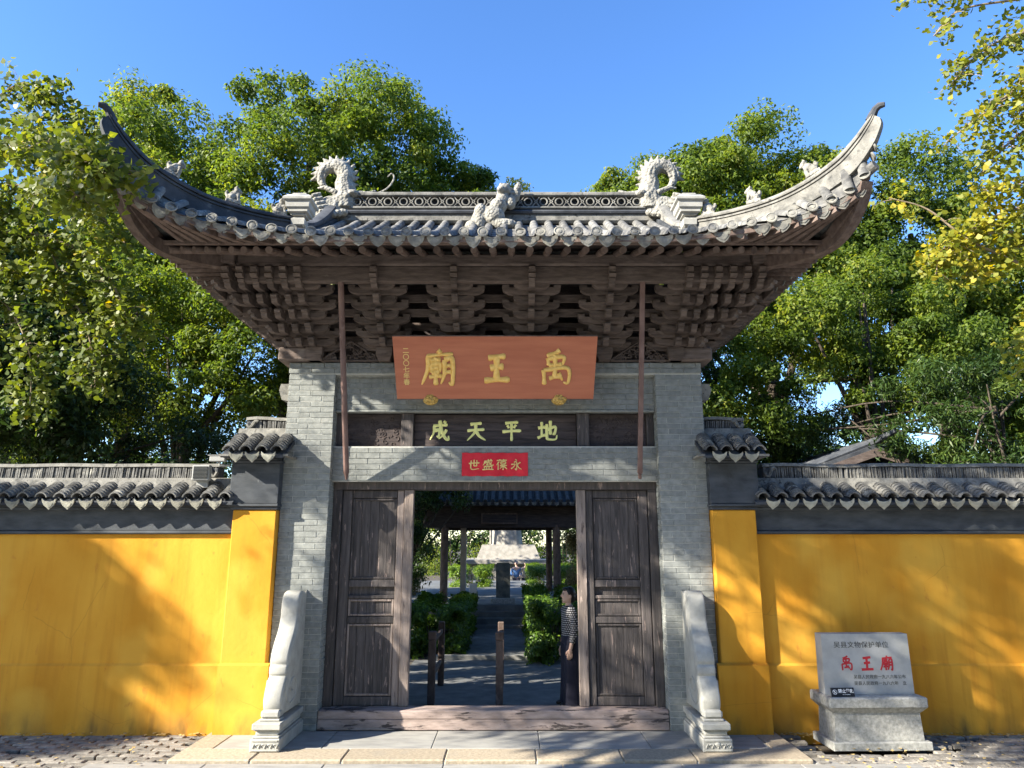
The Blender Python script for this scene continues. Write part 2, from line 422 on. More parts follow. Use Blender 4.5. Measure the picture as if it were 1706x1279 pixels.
# ------------------------------------------------------------------ writing
STROKES = {
 '王': [[(.22, .84), (.80, .90)], [(.28, .50), (.74, .55)], [(.08, .07), (.94, .10)], [(.50, .88), (.49, .09)]],
 '禹': [[(.62, 1.0), (.50, .92), (.26, .84)], [(.29, .78), (.32, .57)], [(.29, .77), (.72, .81), (.69, .57)], [(.32, .57), (.69, .60)], [(.49, .87), (.49, .20)],
       [(.18, .45), (.20, .03)], [(.18, .44), (.83, .50), (.86, .10), (.72, .10)], [(.33, .21), (.64, .26)], [(.58, .36), (.70, .15)]],
 '廟': [[(.50, 1.0), (.58, .91)], [(.20, .83), (.92, .89)], [(.24, .84), (.21, .45), (.04, .03)], [(.30, .71), (.58, .74)], [(.44, .80), (.44, .61)],
       [(.31, .60), (.32, .37)], [(.31, .60), (.55, .62), (.54, .37)], [(.33, .49), (.53, .50)], [(.32, .37), (.54, .39)], [(.25, .25), (.61, .28)], [(.43, .38), (.43, .02)],
       [(.68, .73), (.67, .34), (.57, .05)], [(.68, .73), (.89, .76), (.89, .07), (.79, .11)], [(.69, .55), (.87, .57)], [(.68, .37), (.87, .39)]],
 '成': [[(.20, .71), (.86, .77)], [(.24, .72), (.22, .40), (.06, .06)], [(.25, .49), (.49, .52), (.45, .20), (.36, .26)], [(.50, .97), (.58, .50), (.78, .12), (.92, .08), (.91, .25)],
       [(.82, .54), (.68, .30), (.46, .10)], [(.68, .94), (.79, .85)]],
 '天': [[(.24, .79), (.77, .84)], [(.10, .49), (.90, .55)], [(.50, .80), (.45, .42), (.10, .03)], [(.50, .50), (.66, .24), (.96, .04)]],
 '平': [[(.20, .84), (.81, .89)], [(.30, .75), (.38, .61)], [(.71, .77), (.60, .61)], [(.07, .44), (.95, .49)], [(.50, .86), (.50, .0)]],
 '地': [[(.07, .61), (.41, .66)], [(.24, .90), (.24, .22)], [(.04, .14), (.43, .30)], [(.42, .50), (.87, .68), (.84, .36), (.76, .38)], [(.65, .96), (.64, .30)],
       [(.48, .80), (.48, .20), (.55, .09), (.88, .09), (.95, .29)]],
 '世': [[(.06, .60), (.95, .67)], [(.27, .88), (.27, .11), (.92, .13)], [(.50, .94), (.50, .36)], [(.73, .90), (.72, .36)], [(.50, .37), (.72, .38)]],
 '盛': [[(.20, .80), (.88, .85)], [(.24, .80), (.20, .60), (.08, .42)], [(.26, .67), (.48, .69), (.45, .50), (.38, .53)], [(.52, .99), (.60, .70), (.78, .46), (.94, .44), (.92, .54)],
       [(.80, .70), (.68, .57), (.52, .47)], [(.70, .97), (.79, .91)], [(.20, .33), (.23, .07)], [(.20, .33), (.80, .34), (.77, .07)], [(.40, .33), (.40, .07)], [(.60, .33), (.59, .07)], [(.04, .04), (.97, .07)]],
 '葆': [[(.08, .87), (.92, .90)], [(.34, .99), (.36, .80)], [(.66, .99), (.63, .80)], [(.28, .77), (.06, .44)], [(.20, .58), (.20, .02)], [(.42, .74), (.44, .54)], [(.42, .74), (.80, .76), (.77, .54)],
       [(.44, .54), (.77, .55)], [(.34, .40), (.93, .42)], [(.61, .54), (.61, .0)], [(.58, .38), (.34, .12)], [(.63, .38), (.94, .10)]],
 '永': [[(.44, .98), (.56, .88)], [(.33, .71), (.54, .75), (.54, .06), (.41, .14)], [(.10, .51), (.42, .55), (.30, .30), (.08, .12)], [(.86, .71), (.60, .52)], [(.57, .54), (.72, .24), (.97, .06)]],
}
def glyph(mb, ch, x, z, size, wid, depth, y=0., brush=True, aspect=1., step=0.):
    """Brush strokes of one character standing in the xz plane, thick towards -y."""
    r = random.Random(ch + str(size))
    for si, st in enumerate(STROKES[ch]):
        pts = [Vector((p[0], 0, p[1])) for p in st]
        if len(pts) == 2:
            pts.insert(1, (pts[0] + pts[1]) / 2 + Vector((0, 0, .012 if brush else 0)))
        path = catmull(pts, 5); n = len(path); w0 = wid * (r.uniform(.9, 1.15) if brush else 1)
        falling = st[-1][1] < st[0][1] - .2 and abs(st[-1][0] - st[0][0]) > .1
        vs = []; fs = []; m = 5
        yo = y - step * si
        for i, p in enumerate(path):
            t = (path[min(i + 1, n - 1)] - path[max(i - 1, 0)]); t.y = 0; t.normalize(); s_ = Vector((t.z, 0, -t.x))
            u = i / (n - 1)
            if brush:
                k = 1.25 - .75 * u if falling else .82 + .45 * (2 * u - 1) ** 2
                if i == 0: k *= .75
                if i == n - 1: k *= .5
            else: k = 1.
            w = w0 * k / 2
            c = Vector((x, yo, z)) + Vector(((p.x - .5) * size * aspect, 0, (p.z - .5) * size))
            for j, (a, d) in enumerate(((-1, 0), (-.75, .6), (0, 1), (.75, .6), (1, 0))):
                vs.append(c + s_ * a * w * size + Vector((0, -depth * d * (k if brush else 1), 0)))
        for i in range(n - 1):
            for j in range(m - 1):
                fs.append((i * m + j, i * m + j + 1, (i + 1) * m + j + 1, (i + 1) * m + j))
        fs += [tuple(range(m)), tuple(range((n - 1) * m, n * m))]
        mb.add(vs, fs)
    return mb
def text_mesh(name, body, size, m, extr=.001, bold=0.):
    cu = bpy.data.curves.new(name, 'FONT'); cu.body = body; cu.size = size; cu.extrude = extr; cu.offset = bold
    cu.align_x = 'CENTER'; cu.align_y = 'CENTER'
    o = bpy.data.objects.new(name, cu); COL.objects.link(o)
    dg = bpy.context.evaluated_depsgraph_get()
    me = bpy.data.meshes.new_from_object(o.evaluated_get(dg)); me.name = name
    bpy.data.objects.remove(o); bpy.data.curves.remove(cu)
    me.materials.clear(); me.materials.append(M[m]); return me

# ------------------------------------------------------------------ the gate: brick body
gate = thing('temple_gate', 'tall grey brick temple gate with upswept tiled roof and tiers of timber brackets', 'gate')
COURSE = .0685
brick_mesh = {}
def brick(parent, x0, x1, y, z0):
    w = round(x1 - x0, 2)
    if w not in brick_mesh:
        brick_mesh[w] = MB().box(-w / 2 + .003, w / 2 - .003, 0, .05, .003, COURSE - .003, .003).mesh('brick', 'brick')
    return put('brick', brick_mesh[w], parent, ((x0 + x1) / 2, y + rng.uniform(-.0022, .0022), z0), (rng.uniform(-.006, .006), rng.uniform(-.004, .004), rng.uniform(-.006, .006)))
def course_cuts(row, a, b, L=.29):
    """x positions of the joints of one course."""
    off = (0, L / 2)[row % 2] + rng.uniform(-.012, .012); cuts = [a]; x = a + off if off > .05 else a + L + off
    while x < b - .05: cuts.append(x); x += L
    return cuts + [b]
def bricks_joined(mb, row0, rows, a, b, y, z0, T=None):
    for r_ in range(rows):
        c = course_cuts(r_ + row0, a, b)
        for p, q in zip(c, c[1:]):
            d = rng.uniform(-.002, .002)
            mb.box(p + .003, q - .003, y + d, y + .05 + d, z0 + r_ * COURSE + .003, z0 + (r_ + 1) * COURSE - .003, .003, T)
PILLAR_T = 4.11
for s in (-1, 1):
    core = obj('pillar', MB().box(s * 1.998, s * 2.562, .006, 1.19, 0, PILLAR_T), 'mortar', gate)
    for r_ in range(60):
        if r_ % 2: cs = [1.99, 1.99 + .14 + rng.uniform(-.02, .02), 2.43 + rng.uniform(-.02, .02), 2.57]
        else: cs = [1.99, 2.28 + rng.uniform(-.03, .03), 2.57]
        for p, q in zip(cs, cs[1:]):
            a, b = sorted((s * p, s * q))
            brick(core, a, b, 0, r_ * COURSE)
    side = MB()
    for face in (1.99, 2.57):                               # cheeks of the pillar
        T = Matrix.Translation((s * face, 0, 0)) @ Matrix.Rotation(R(90), 4, 'Z') if s * (face - 2.2) > 0 else Matrix.Translation((s * face, 1.2, 0)) @ Matrix.Rotation(R(-90), 4, 'Z')
        T = T @ Matrix.Translation((0, 0, 0))
        a, b = (.052, 1.2) if s * (face - 2.2) > 0 else (0, 1.148)
        bricks_joined(side, 0, 60, a, b, 0, 0, T)
    obj('brickwork', side, 'brick', core, 'stuff')
    obj('corbel', MB().prism([(2.57, 4.0), (2.68, 4.0), (2.70, 3.92), (2.66, 3.80), (2.57, 3.78)] if s > 0 else [(-2.57, 4.0), (-2.68, 4.0), (-2.70, 3.92), (-2.66, 3.80), (-2.57, 3.78)], 'xz', .05, .5), 'plaster', gate)
head = obj('brick_lintel', MB().box(-2.56, 2.56, .002, 1.18, PILLAR_T, 4.262).box(-1.99, 1.99, .108, 1.0, 3.672, PILLAR_T).box(-1.99, 1.99, .108, 1.0, 2.792, 3.222), 'mortar', gate)
bw = MB()
bricks_joined(bw, 0, 2, -2.575, 2.575, -.012, PILLAR_T + .012)
bricks_joined(bw, 1, 6, -1.988, 1.988, .10, 3.678)
bricks_joined(bw, 0, 6, -1.988, 1.988, .10, 2.797)
obj('brickwork', bw, 'brick', head, 'stuff')
obj('string_course', MB().box(-1.988, 1.988, .055, .2, 4.092, 4.118, .004).box(-1.988, 1.988, .085, .2, 3.652, 3.676, .004), 'brick', gate)
# ------------------------------------------------------------------ timber panels over the door
rec = obj('panel_frame', MB().box(-1.988, 1.988, .27, .5, 3.222, 3.652), 'panel', gate)
for x in (-1.10, 1.10): obj('post', MB().box(x - .075, x + .075, .16, .27, 3.224, 3.65, .006), 'door', rec)
for s in (-1, 1):
    obj('post', MB().box(s * 1.90, s * 1.985, .18, .27, 3.224, 3.65, .006), 'door', rec)
    cv = MB().box(min(s * 1.18, s * 1.895), max(s * 1.18, s * 1.895), .245, .268, 3.226, 3.648)
    for k in range(70):                                      # shallow carved scrolls
        px, pz = s * rng.uniform(1.22, 1.86), rng.uniform(3.26, 3.61)
        a0 = rng.uniform(0, 6.28); rr = rng.uniform(.018, .042)
        cv.tube([(px + rr * math.cos(a0 + t) * (1 - t * .1), .243, pz + rr * math.sin(a0 + t) * (1 - t * .1)) for t in (0, .8, 1.6, 2.4, 3.2, 4.0)], .007, 5)
    obj('carved_panel', cv, 'panel', rec)
# ------------------------------------------------------------------ door
dr = obj('door_frame', MB().box(-1.988, 1.988, .20, .41, 2.70, 2.79, .005), 'door', gate)
for s in (-1, 1):
    obj('jamb', MB().box(min(s * 1.885, s * 1.988), max(s * 1.885, s * 1.988), .21, .39, .2, 2.70, .005), 'door', dr)
obj('threshold', MB().box(-1.985, 1.985, .03, .30, .115, .205, .008).box(-1.985, 1.985, .026, .30, 0, .112, .005), 'sill', gate)
def door_leaf(s):
    # stiles, rails and three panels of one leaf; the meeting stile is a pale double board
    lf = obj('door_leaf', MB().box(min(s * 1.05, s * 1.87), max(s * 1.05, s * 1.87), .295, .31, .22, 2.68), 'door', gate)
    def b(name, x0, x1, y0, y1, z0, z1, m, c=.006):
        return obj(name, MB().box(min(s * x0, s * x1), max(s * x0, s * x1), y0, y1, z0, z1, c), m, lf)
    b('stile', 1.76, 1.875, .245, .294, .212, 2.695, 'door')
    b('stile', 1.115, 1.20, .24, .294, .212, 2.695, 'door_pale' if s < 0 else 'door')
    b('stile', 1.0, 1.112, .22, .31, .208, 2.698, 'door_pale')
    for z0, z1 in ((2.60, 2.695), (1.54, 1.625), (1.405, 1.445), (1.125, 1.20), (.212, .31)):
        b('rail', 1.203, 1.757, .25, .294, z0, z1, 'door')
    for z0, z1 in ((1.63, 2.595), (1.205, 1.40), (.315, 1.12)):
        p = MB()
        n = 5
        for k in range(n):                                   # boards of the panel
            w = .536 / n
            p.box(min(s * (1.212 + k * w), s * (1.212 + (k + 1) * w)) + .0012, max(s * (1.212 + k * w), s * (1.212 + (k + 1) * w)) - .0012, .276 + rng.uniform(0, .003), .294, z0 + .012, z1 - .012, .002)
        pn = obj('panel', p, 'door', lf)
        mo = MB()
        for (x0, x1, a, c) in ((1.206, 1.232, z0 + .002, z1 - .002), (1.728, 1.754, z0 + .002, z1 - .002)):
            mo.box(min(s * x0, s * x1), max(s * x0, s * x1), .258, .276, a, c, .005)
        for (a, c) in ((z0 + .003, z0 + .027), (z1 - .027, z1 - .003)):
            mo.box(min(s * 1.234, s * 1.726), max(s * 1.234, s * 1.726), .258, .276, a, c, .005)
        obj('moulding', mo, 'door_pale' if z0 < 1.3 and s < 0 else 'door', lf)
door_leaf(-1); door_leaf(1)

# ------------------------------------------------------------------ bracket tiers
def arm_poly(w, h):
    """Outline of a bracket arm: boat shaped, with a bearing block rising at each end."""
    a = w / 2; e = min(.075, w * .16)
    half = [(0, 0), (a * .62, 0), (a * .80, h * .12), (a * .93, h * .38), (a, h * .62), (a, h * 1.0), (a + .008, h * 1.05), (a + .008, h * 1.45), (a - e, h * 1.45), (a - e, h * 1.02), (.06, h * 1.0)]
    return [(-x, z) for x, z in half[::-1][:-1]] + half
arm_short = MB().prism(arm_poly(.42, .078), 'xz', -.05, .045).mesh('bracket_arm', 'timber')
arm_long = MB().prism(arm_poly(.68, .078), 'xz', -.035, .045).mesh('bracket_arm', 'timber')
arm_mid = MB().prism(arm_poly(.52, .078), 'xz', -.05, .045).mesh('bracket_arm', 'timber')
nose_poly = [(.25, 0), (.25, .085), (-.10, .085), (-.125, .06), (-.115, .03), (-.09, .03), (-.08, .0), (-.05, -.02), (.06, -.01)]
nose = MB().prism(nose_poly, 'yz', -.036, .036).mesh('bracket_nose', 'timber')
block = MB().lathe([(.04, 0), (.052, .03), (.052, .06)], n=4, square=True).mesh('bearing_block', 'timber')
beam_head = MB().prism([(.15, 0), (.15, .12), (-.07, .12), (-.085, .09), (-.075, .055), (-.10, .03), (-.08, 0)], 'yz', -.04, .04).mesh('beam_head', 'timber')
TY = [-.10 - .165 * i for i in range(5)]
TZ = [4.445 + .128 * i for i in range(5)]
XS = (-2.25, -1.38, -.46, .44, 1.36, 2.25)
def bracket_set(x, half=0):
    e = bpy.data.objects.new('bracket_set', None); COL.objects.link(e); e.parent = gate; e.location = (x, 0, 0); e.empty_display_size = .1
    for i in range(5):
        sx = 0 if not half else half * .0
        put('bracket_arm', arm_short if i else arm_mid, e, (sx, TY[i], TZ[i]))
        put('bracket_arm', arm_long, e, (sx, TY[i] + .10, TZ[i] - .035 + .0))
        put('bracket_nose', nose, e, (0, TY[i] - .07, TZ[i] + .0))
        put('bearing_block', block, e, (0, TY[i], TZ[i] + .072))
    put('bracket_nose', nose, e, (0, TY[4] - .13, TZ[4] + .12))
    put('beam_head', beam_head, e, (0, TY[4] - .14, 5.03))
    obj('base_block', MB().lathe([(.07, 0), (.10, .07), (.10, .17)], n=4, square=True), 'timber', e, loc=(0, -.02, 4.268))
    return e
for x in XS: bracket_set(x)
# corner clusters: rows of noses that step out along the front and round the sides
def corner_cluster(s, rear=False):
    e = bpy.data.objects.new('corner_bracket_set', None); COL.objects.link(e); e.parent = gate; e.empty_display_size = .1
    for i in range(5):
        for k in range(1, i + 2):
            x = 2.25 + .165 * k
            put('bracket_nose', nose, e, (s * x, TY[i] - .04, TZ[i]))
            if i == 4: put('bracket_nose', nose, e, (s * x, TY[i] - .13, TZ[i] + .12)); put('beam_head', beam_head, e, (s * x, TY[4] - .14, 5.03))
            put('bearing_block', block, e, (s * x, TY[i] + .02, TZ[i] + .072))
        # the diagonal nose at the corner
        put('bracket_nose', nose, e, (s * (2.50 + .165 * i), TY[i] + .03, TZ[i] + .01), (0, 0, s * R(45)), (1.25, 1.3, 1.1))
    obj('corner_block', MB().box(s * 2.16 if s > 0 else -2.70, s * 2.70 if s > 0 else -2.16, -.10, .3, 4.268, 4.44, .02), 'timber', e)
    return e
for s in (-1, 1): corner_cluster(s)
def side_brackets(s):
    e = bpy.data.objects.new('side_bracket_set', None); COL.objects.link(e); e.parent = gate; e.empty_display_size = .1
    for i in range(5):
        for k in range(9):
            y = .02 + .145 * k - (.10 * i if k == 0 else 0)
            put('bracket_nose', nose, e, (s * (2.62 + .165 * i), y, TZ[i] - .005), (0, 0, s * R(90)), (1.1, 1.5, 1.1))
        bd = MB().box(min(s * (2.60 + .165 * i), s * (2.63 + .165 * i)), max(s * (2.60 + .165 * i), s * (2.63 + .165 * i)), -.1 - .165 * i, 1.3 + .165 * i, TZ[i] - .02, TZ[i] + .09)
        obj('tie_board', bd, 'timber', e)
    return e
for s in (-1, 1): side_brackets(s)
for i in range(5):                                           # boards between the sets
    obj('tie_board', MB().box(-2.65 - .15 * i, 2.65 + .15 * i, TY[i] + .31, TY[i] + .34, TZ[i] - .055, TZ[i] + .045, .004), 'timber', gate)
obj('back_wall', MB().box(-2.5, 2.5, .16, 1.04, 4.262, 5.35), 'panel', gate)
# openwork fretted boards between the lowest blocks
for xc in (-1.81, 1.81):
    fr = MB()
    for k in range(46):
        px = rng.uniform(-.33, .33); pz = 4.29 + rng.uniform(0, .22) * max(.12, 1 - abs(px) / .36)
        a0 = rng.uniform(0, 6.28); rr = rng.uniform(.02, .04)
        fr.tube([(xc + px + rr * math.cos(a0 + t), -.035 + rng.uniform(-.006, .006), pz + rr * math.sin(a0 + t)) for t in (0, .9, 1.8, 2.7, 3.6, 4.5)], .0085, 5)
    fr.tube([(xc - .37, -.035, 4.28), (xc - .2, -.035, 4.40), (xc, -.035, 4.53), (xc + .2, -.035, 4.40), (xc + .37, -.035, 4.28), (xc - .37, -.035, 4.278)], .014, 6)
    obj('fretwork', fr, 'timber', gate)
# purlins round the building
pur = MB()
pur.box(-2.98, 2.98, -.93, -.78, 5.185, 5.33, .02).box(-2.95, 2.95, -.90, -.80, 5.0, 5.178, .006)
obj('eave_purlin', pur, 'timber', gate)
pur = MB().box(-2.98, 2.98, 1.98, 2.13, 5.185, 5.33, .02)
for s in (-1, 1): pur.box(min(s * 3.10, s * 3.25), max(s * 3.10, s * 3.25), -1.0, 2.2, 5.18, 5.325, .02).box(min(s * 3.12, s * 3.22), max(s * 3.12, s * 3.22), -.75, 1.95, 5.0, 5.17)
pur.box(-3.3, -2.985, -.98, -.82, 5.19, 5.32, .01).box(2.985, 3.3, -.98, -.82, 5.19, 5.32, .01)
obj('side_purlin', pur, 'timber', gate)

# ------------------------------------------------------------------ roof
EF = [(0, -1.60, 5.27), (1.9, -1.60, 5.28), (2.33, -1.63, 5.305), (2.7, -1.69, 5.335), (3.04, -1.76, 5.375), (3.36, -1.85, 5.45), (3.55, -1.90, 5.525), (3.70, -1.95, 5.605), (3.80, -2.0, 5.70), (3.87, -2.04, 5.82)]
ES = [(-2.04, 3.87, 5.82), (-1.85, 3.80, 5.62), (-1.6, 3.74, 5.47), (-1.3, 3.67, 5.38), (-.9, 3.60, 5.31), (-.3, 3.54, 5.28), (.6, 3.52, 5.27)]
RY, RZ = .60, 6.46
HIP = [(2.33, -.86, 5.80), (2.64, -1.06, 5.77), (2.91, -1.26, 5.762), (3.17, -1.46, 5.785), (3.41, -1.66, 5.86), (3.63, -1.84, 5.99), (3.77, -1.96, 6.135), (3.85, -2.03, 6.245), (3.90, -2.075, 6.32), (3.92, -2.095, 6.35)]
def eave(x): return interp(abs(x), EF)
def eave_side(y):
    return interp(y if y < RY else 2 * RY - y, ES)
def hip_at(x):
    return interp(x, [(h[0], h[1], h[2] - .20) for h in HIP[:7]])
def front_col(x, n):
    """points of the tile bed from the eave up, at one x"""
    ye, ze = eave(x); out = []
    if abs(x) <= 2.33: y1, z1 = RY, RZ
    else: y1, z1 = hip_at(abs(x))
    for k in range(n + 1):
        t = k / n
        q = .72 * t + .28 * t * t if abs(x) <= 2.33 else t
        out.append((x, ye + (y1 - ye) * t, ze + (z1 - ze) * q))
    return out
# tile bed (front, sides, rear)
bed = MB()
xs = [-3.85, -3.7, -3.5, -3.3, -3.0, -2.7, -2.34, -2.32, -1.5, 0, 1.5, 2.32, 2.34, 2.7, 3.0, 3.3, 3.5, 3.7, 3.85]
NB = 8
vs = []; fs = []
for x in xs: vs += [(p[0], p[1], p[2] - .035) for p in front_col(x, NB)]
for i in range(len(xs) - 1):
    if (xs[i], xs[i + 1]) in ((-2.34, -2.32), (2.32, 2.34)): continue
    for k in range(NB): fs.append((i * (NB + 1) + k, (i + 1) * (NB + 1) + k, (i + 1) * (NB + 1) + k + 1, i * (NB + 1) + k + 1))
bed.add(vs, fs)
bed.add([(v[0], 2 * RY - v[1], v[2]) for v in vs], fs)
for s in (-1, 1):
    ys = [-2.0, -1.8, -1.5, -1.2, -.9, -.5, 0, .6, 1.2, 1.7, 2.1, 2.4, 2.7, 3.0, 3.2]
    vs = []; fs = []
    for y in ys:
        xe, ze = eave_side(y); yy = y if y < RY else 2 * RY - y
        if yy > -.85: x1, z1 = 2.33, 5.62 + (.0)
        else:
            x1 = interp(-yy, [(-h[1], h[0]) for h in HIP[:7]])[0]; z1 = hip_at(x1)[1]
        for k in range(5): t = k / 4; vs.append((s * (xe + (x1 - xe) * t), y, ze + (z1 - ze) * t - .035))
    for i in range(len(ys) - 1):
        for k in range(4): fs.append((i * 5 + k, (i + 1) * 5 + k, (i + 1) * 5 + k + 1, i * 5 + k + 1))
    bed.add(vs, fs)
obj('tile_bed', bed, 'tile', gate)
for s in (-1, 1):                                            # gable walls above the side eaves
    obj('gable_wall', MB().prism([(-.95, 5.55), (2.15, 5.55), (RY + .05, 6.5), (RY - .05, 6.5)], 'yz', s * 2.25, s * 2.20), 'black', gate)
# rows of cover tiles, their round ends, and the drip tiles between
def half_tube(mb, path, r_, n=6):
    vs = []; fs = []
    path = [Vector(p) for p in path]
    for i, p in enumerate(path):
        t = (path[min(i + 1, len(path) - 1)] - path[max(i - 1, 0)]).normalized(); sd_ = t.cross(Vector((0, 0, 1))).normalized(); up = sd_.cross(t)
        rr = r_ * (1.06 if i % 2 == 0 else .97)
        for k in range(n + 1):
            a = math.pi * k / n; vs.append(p + sd_ * math.cos(a) * rr + up * (math.sin(a) * rr))
    for i in range(len(path) - 1):
        for k in range(n): fs.append((i * (n + 1) + k, i * (n + 1) + k + 1, (i + 1) * (n + 1) + k + 1, (i + 1) * (n + 1) + k))
    mb.add(vs, fs)
def seq(path, step):
    """evenly spaced points along a polyline, as (point, tangent)"""
    P_ = [Vector(p) for p in path]; out = []; d = 0.; nxt = step / 2
    for a, b in zip(P_, P_[1:]):
        L_ = (b - a).length
        while nxt <= d + L_: out.append((a + (b - a) * ((nxt - d) / L_), (b - a).normalized())); nxt += step
        d += L_
    return out
ROUND = MB().lathe([(.058, 0), (.060, .012), (.050, .016), (.048, .011), (.030, .010), (.027, .015), (.012, .017), (.0, .018)], n=14).mesh('tile_end', 'tile_pale')
dp = [(-.088, .03), (-.05, -.006), (0, -.018), (.05, -.006), (.088, .03), (.092, -.025), (.074, -.072), (.04, -.108), (0, -.130), (-.04, -.108), (-.074, -.072), (-.092, -.025)]
DRIP = MB().prism(dp, 'xz', 0, .014).prism([(x * .7, z * .62 - .022) for x, z in dp[5:]] + [(-.05, -.035), (.05, -.035)], 'xz', -.006, 0.001).mesh('drip_tile', 'tile_pale')
front_path = [(x, *eave(x)) for x in (0, .5, 1, 1.5, 1.9, 2.33, 2.7, 3.04, 3.36, 3.55, 3.70, 3.80, 3.87)]
tt = seq(front_path, .203)
for s in (-1, 1):
    for i, (p, t) in enumerate(tt):
        x = p.x * s
        if s < 0 and x > -.02: continue
        col = front_col(x, 14 if abs(x) < 2.3 else max(2, int((hip_at(abs(x))[0] - p.y) / .14)))
        mb = MB(); half_tube(mb, [(q[0], q[1], q[2] - .012) for q in col], .056)
        obj('tile_row', mb, 'tile', gate)
        yaw = math.atan2(t.y, t.x) * s; tilt = math.atan2(t.z, t.x) * s
        put('tile_end', ROUND, gate, (x + rng.uniform(-.006, .006), p.y - .012 + rng.uniform(-.012, .006), p.z + .008 + rng.uniform(-.005, .005)), (R(90 - 12 + rng.uniform(-6, 6)), -tilt * .5, yaw + rng.uniform(-.08, .08)), (rng.uniform(.94, 1.04),) * 3)
        if i + 1 < len(tt): q = (tt[i + 1][0] + p) / 2
        else: continue
        put('drip_tile', DRIP, gate, (q.x * s, q.y - .004 + rng.uniform(-.01, .008), q.z - .028 + rng.uniform(-.006, .006)), (R(14 + rng.uniform(-7, 7)), -tilt * .8 + rng.uniform(-.07, .07), yaw), (rng.uniform(.93, 1.04), 1, rng.uniform(.85, 1.05)))
put('drip_tile', DRIP, gate, (0, -1.604, 5.242), (R(14), 0, 0))
side_path = [(3.87, -2.04, 5.82), (3.80, -1.85, 5.62), (3.74, -1.6, 5.47), (3.67, -1.3, 5.38), (3.60, -.9, 5.31), (3.54, -.3, 5.28), (3.52, .6, 5.27), (3.54, 1.5, 5.28), (3.60, 2.1, 5.31), (3.67, 2.5, 5.38), (3.74, 2.8, 5.47), (3.80, 3.05, 5.62), (3.87, 3.24, 5.82)]
for s in (-1, 1):
    mb = MB(); pts = seq(side_path, .203)
    for i, (p, t) in enumerate(pts):
        yy = p.y if p.y < RY else 2 * RY - p.y
        if yy > -.85: x1, z1 = 2.36, 5.62
        else: x1 = interp(-yy, [(-h[1], h[0]) for h in HIP[:7]])[0]; z1 = hip_at(x1)[1]
        half_tube(mb, [(s * (p.x + (x1 - p.x) * k / 5), p.y, p.z + (z1 - p.z) * k / 5 - .012) for k in range(6)], .056)
        put('tile_end', ROUND, gate, (s * (p.x + .012), p.y, p.z + .008), (R(90 - 12), 0, s * R(90)))
        put('drip_tile', DRIP, gate, (s * (p.x + .004), p.y + .1, p.z - .028), (R(10), 0, s * R(90)))
    obj('tile_row', mb, 'tile', gate, 'stuff')
    # small tile ends that climb the upturned corner
    for (x, y, z) in ((3.885, -2.05, 5.93), (3.90, -2.065, 6.03), (3.915, -2.08, 6.12), (3.93, -2.09, 6.20)):
        put('tile_end', ROUND, gate, (s * x, y, z - .03), (R(70), 0, s * R(70)), (.85, .85, 1.6))
mb = MB()
for i, (p, t) in enumerate(tt):
    for s in (-1, 1):
        half_tube(mb, [(q[0], 2 * RY - q[1], q[2] - .012) for q in front_col(p.x * s, 6)], .056)
obj('rear_tile_row', mb, 'tile', gate, 'stuff')
# hip ridges sweeping up to the corners, with rolls along the top
for s in (-1, 1):
    for rear in (0, 1):
        f = (lambda p: (p[0] * s, 2 * RY - p[1] if rear else p[1], p[2]))
        path = [f(p) for p in catmull(HIP, 5)]; n = len(path)
        sc = [(1, 1) if i < n * .55 else (1 - .45 * (i / n - .55) / .45, 1 - .62 * (i / n - .55) / .45) for i in range(n)]
        m = 'ridge_dark' if s < 0 else 'plaster'  # sun and shade put into the colour: one side dark, the other pale
        hr = obj('hip_ridge', MB().sweep(path, [(-.055, -.26), (.055, -.26), (.055, -.05), (-.055, -.05)], sc), m, gate)
        obj('ridge_roll', MB().sweep(path, [(-.075, -.048), (.075, -.048), (.078, -.03), (.06, 0), (0, .012), (-.06, 0), (-.078, -.03)], sc), m, hr)
        obj('ridge_roll', MB().sweep(path, [(-.068, -.085), (.068, -.085), (.068, -.065), (-.068, -.065)], sc), m, hr)
        tip = [f(p) for p in ((3.90, -2.075, 6.30), (3.925, -2.10, 6.36), (3.945, -2.12, 6.405), (3.975, -2.145, 6.43), (4.015, -2.175, 6.425))]
        obj('ridge_tip', MB().tube(tip, [.05, .045, .038, .036, .026], 8), 'ridge_dark', hr)
        # the ridge down the gable to the vase
        dn = [f(p) for p in catmull([(2.30, .5, 6.62), (2.30, .1, 6.28), (2.30, -.35, 5.96), (2.31, -.72, 5.76)], 5)]
        vr = obj('gable_ridge', MB().sweep(dn, [(-.06, -.16), (.06, -.16), (.06, .0), (-.06, 0)]), m, gate)
        obj('ridge_roll', MB().sweep(dn, [(-.08, 0), (.08, 0), (.07, .04), (0, .055), (-.07, .04)]), m, vr)
# main ridge with an openwork band of rings
rg = obj('main_ridge', MB().box(-2.3, 2.3, RY - .15, RY + .15, 6.38, 6.545, .03).box(-2.12, 2.12, RY - .10, RY + .10, 6.545, 6.60, .02).box(-2.08, 2.08, RY - .12, RY + .12, 6.604, 6.64, .008)
         .box(-2.12, 2.12, RY - .115, RY + .115, 6.80, 6.86, .012), 'plaster', gate)
obj('ridge_roll', MB().tube([(-2.15, RY - .15, 6.53), (2.15, RY - .15, 6.53)], .035, 8), 'ridge_dark', rg)
RING = MB().torus((0, 0, 0), .052, .011, 16, 6).mesh('ring', 'plaster')
xl = MB()
for a in (1, -1):
    xl.tube([(-.055, 0, a * .078), (-.02, 0, a * .028), (0, 0, a * .018), (.02, 0, a * .028), (.055, 0, a * .078)], .009, 5)
xl.torus((0, 0, 0), .016, .010, 8, 5)
LINK = xl.mesh('fret_link', 'plaster')
n_r = 19
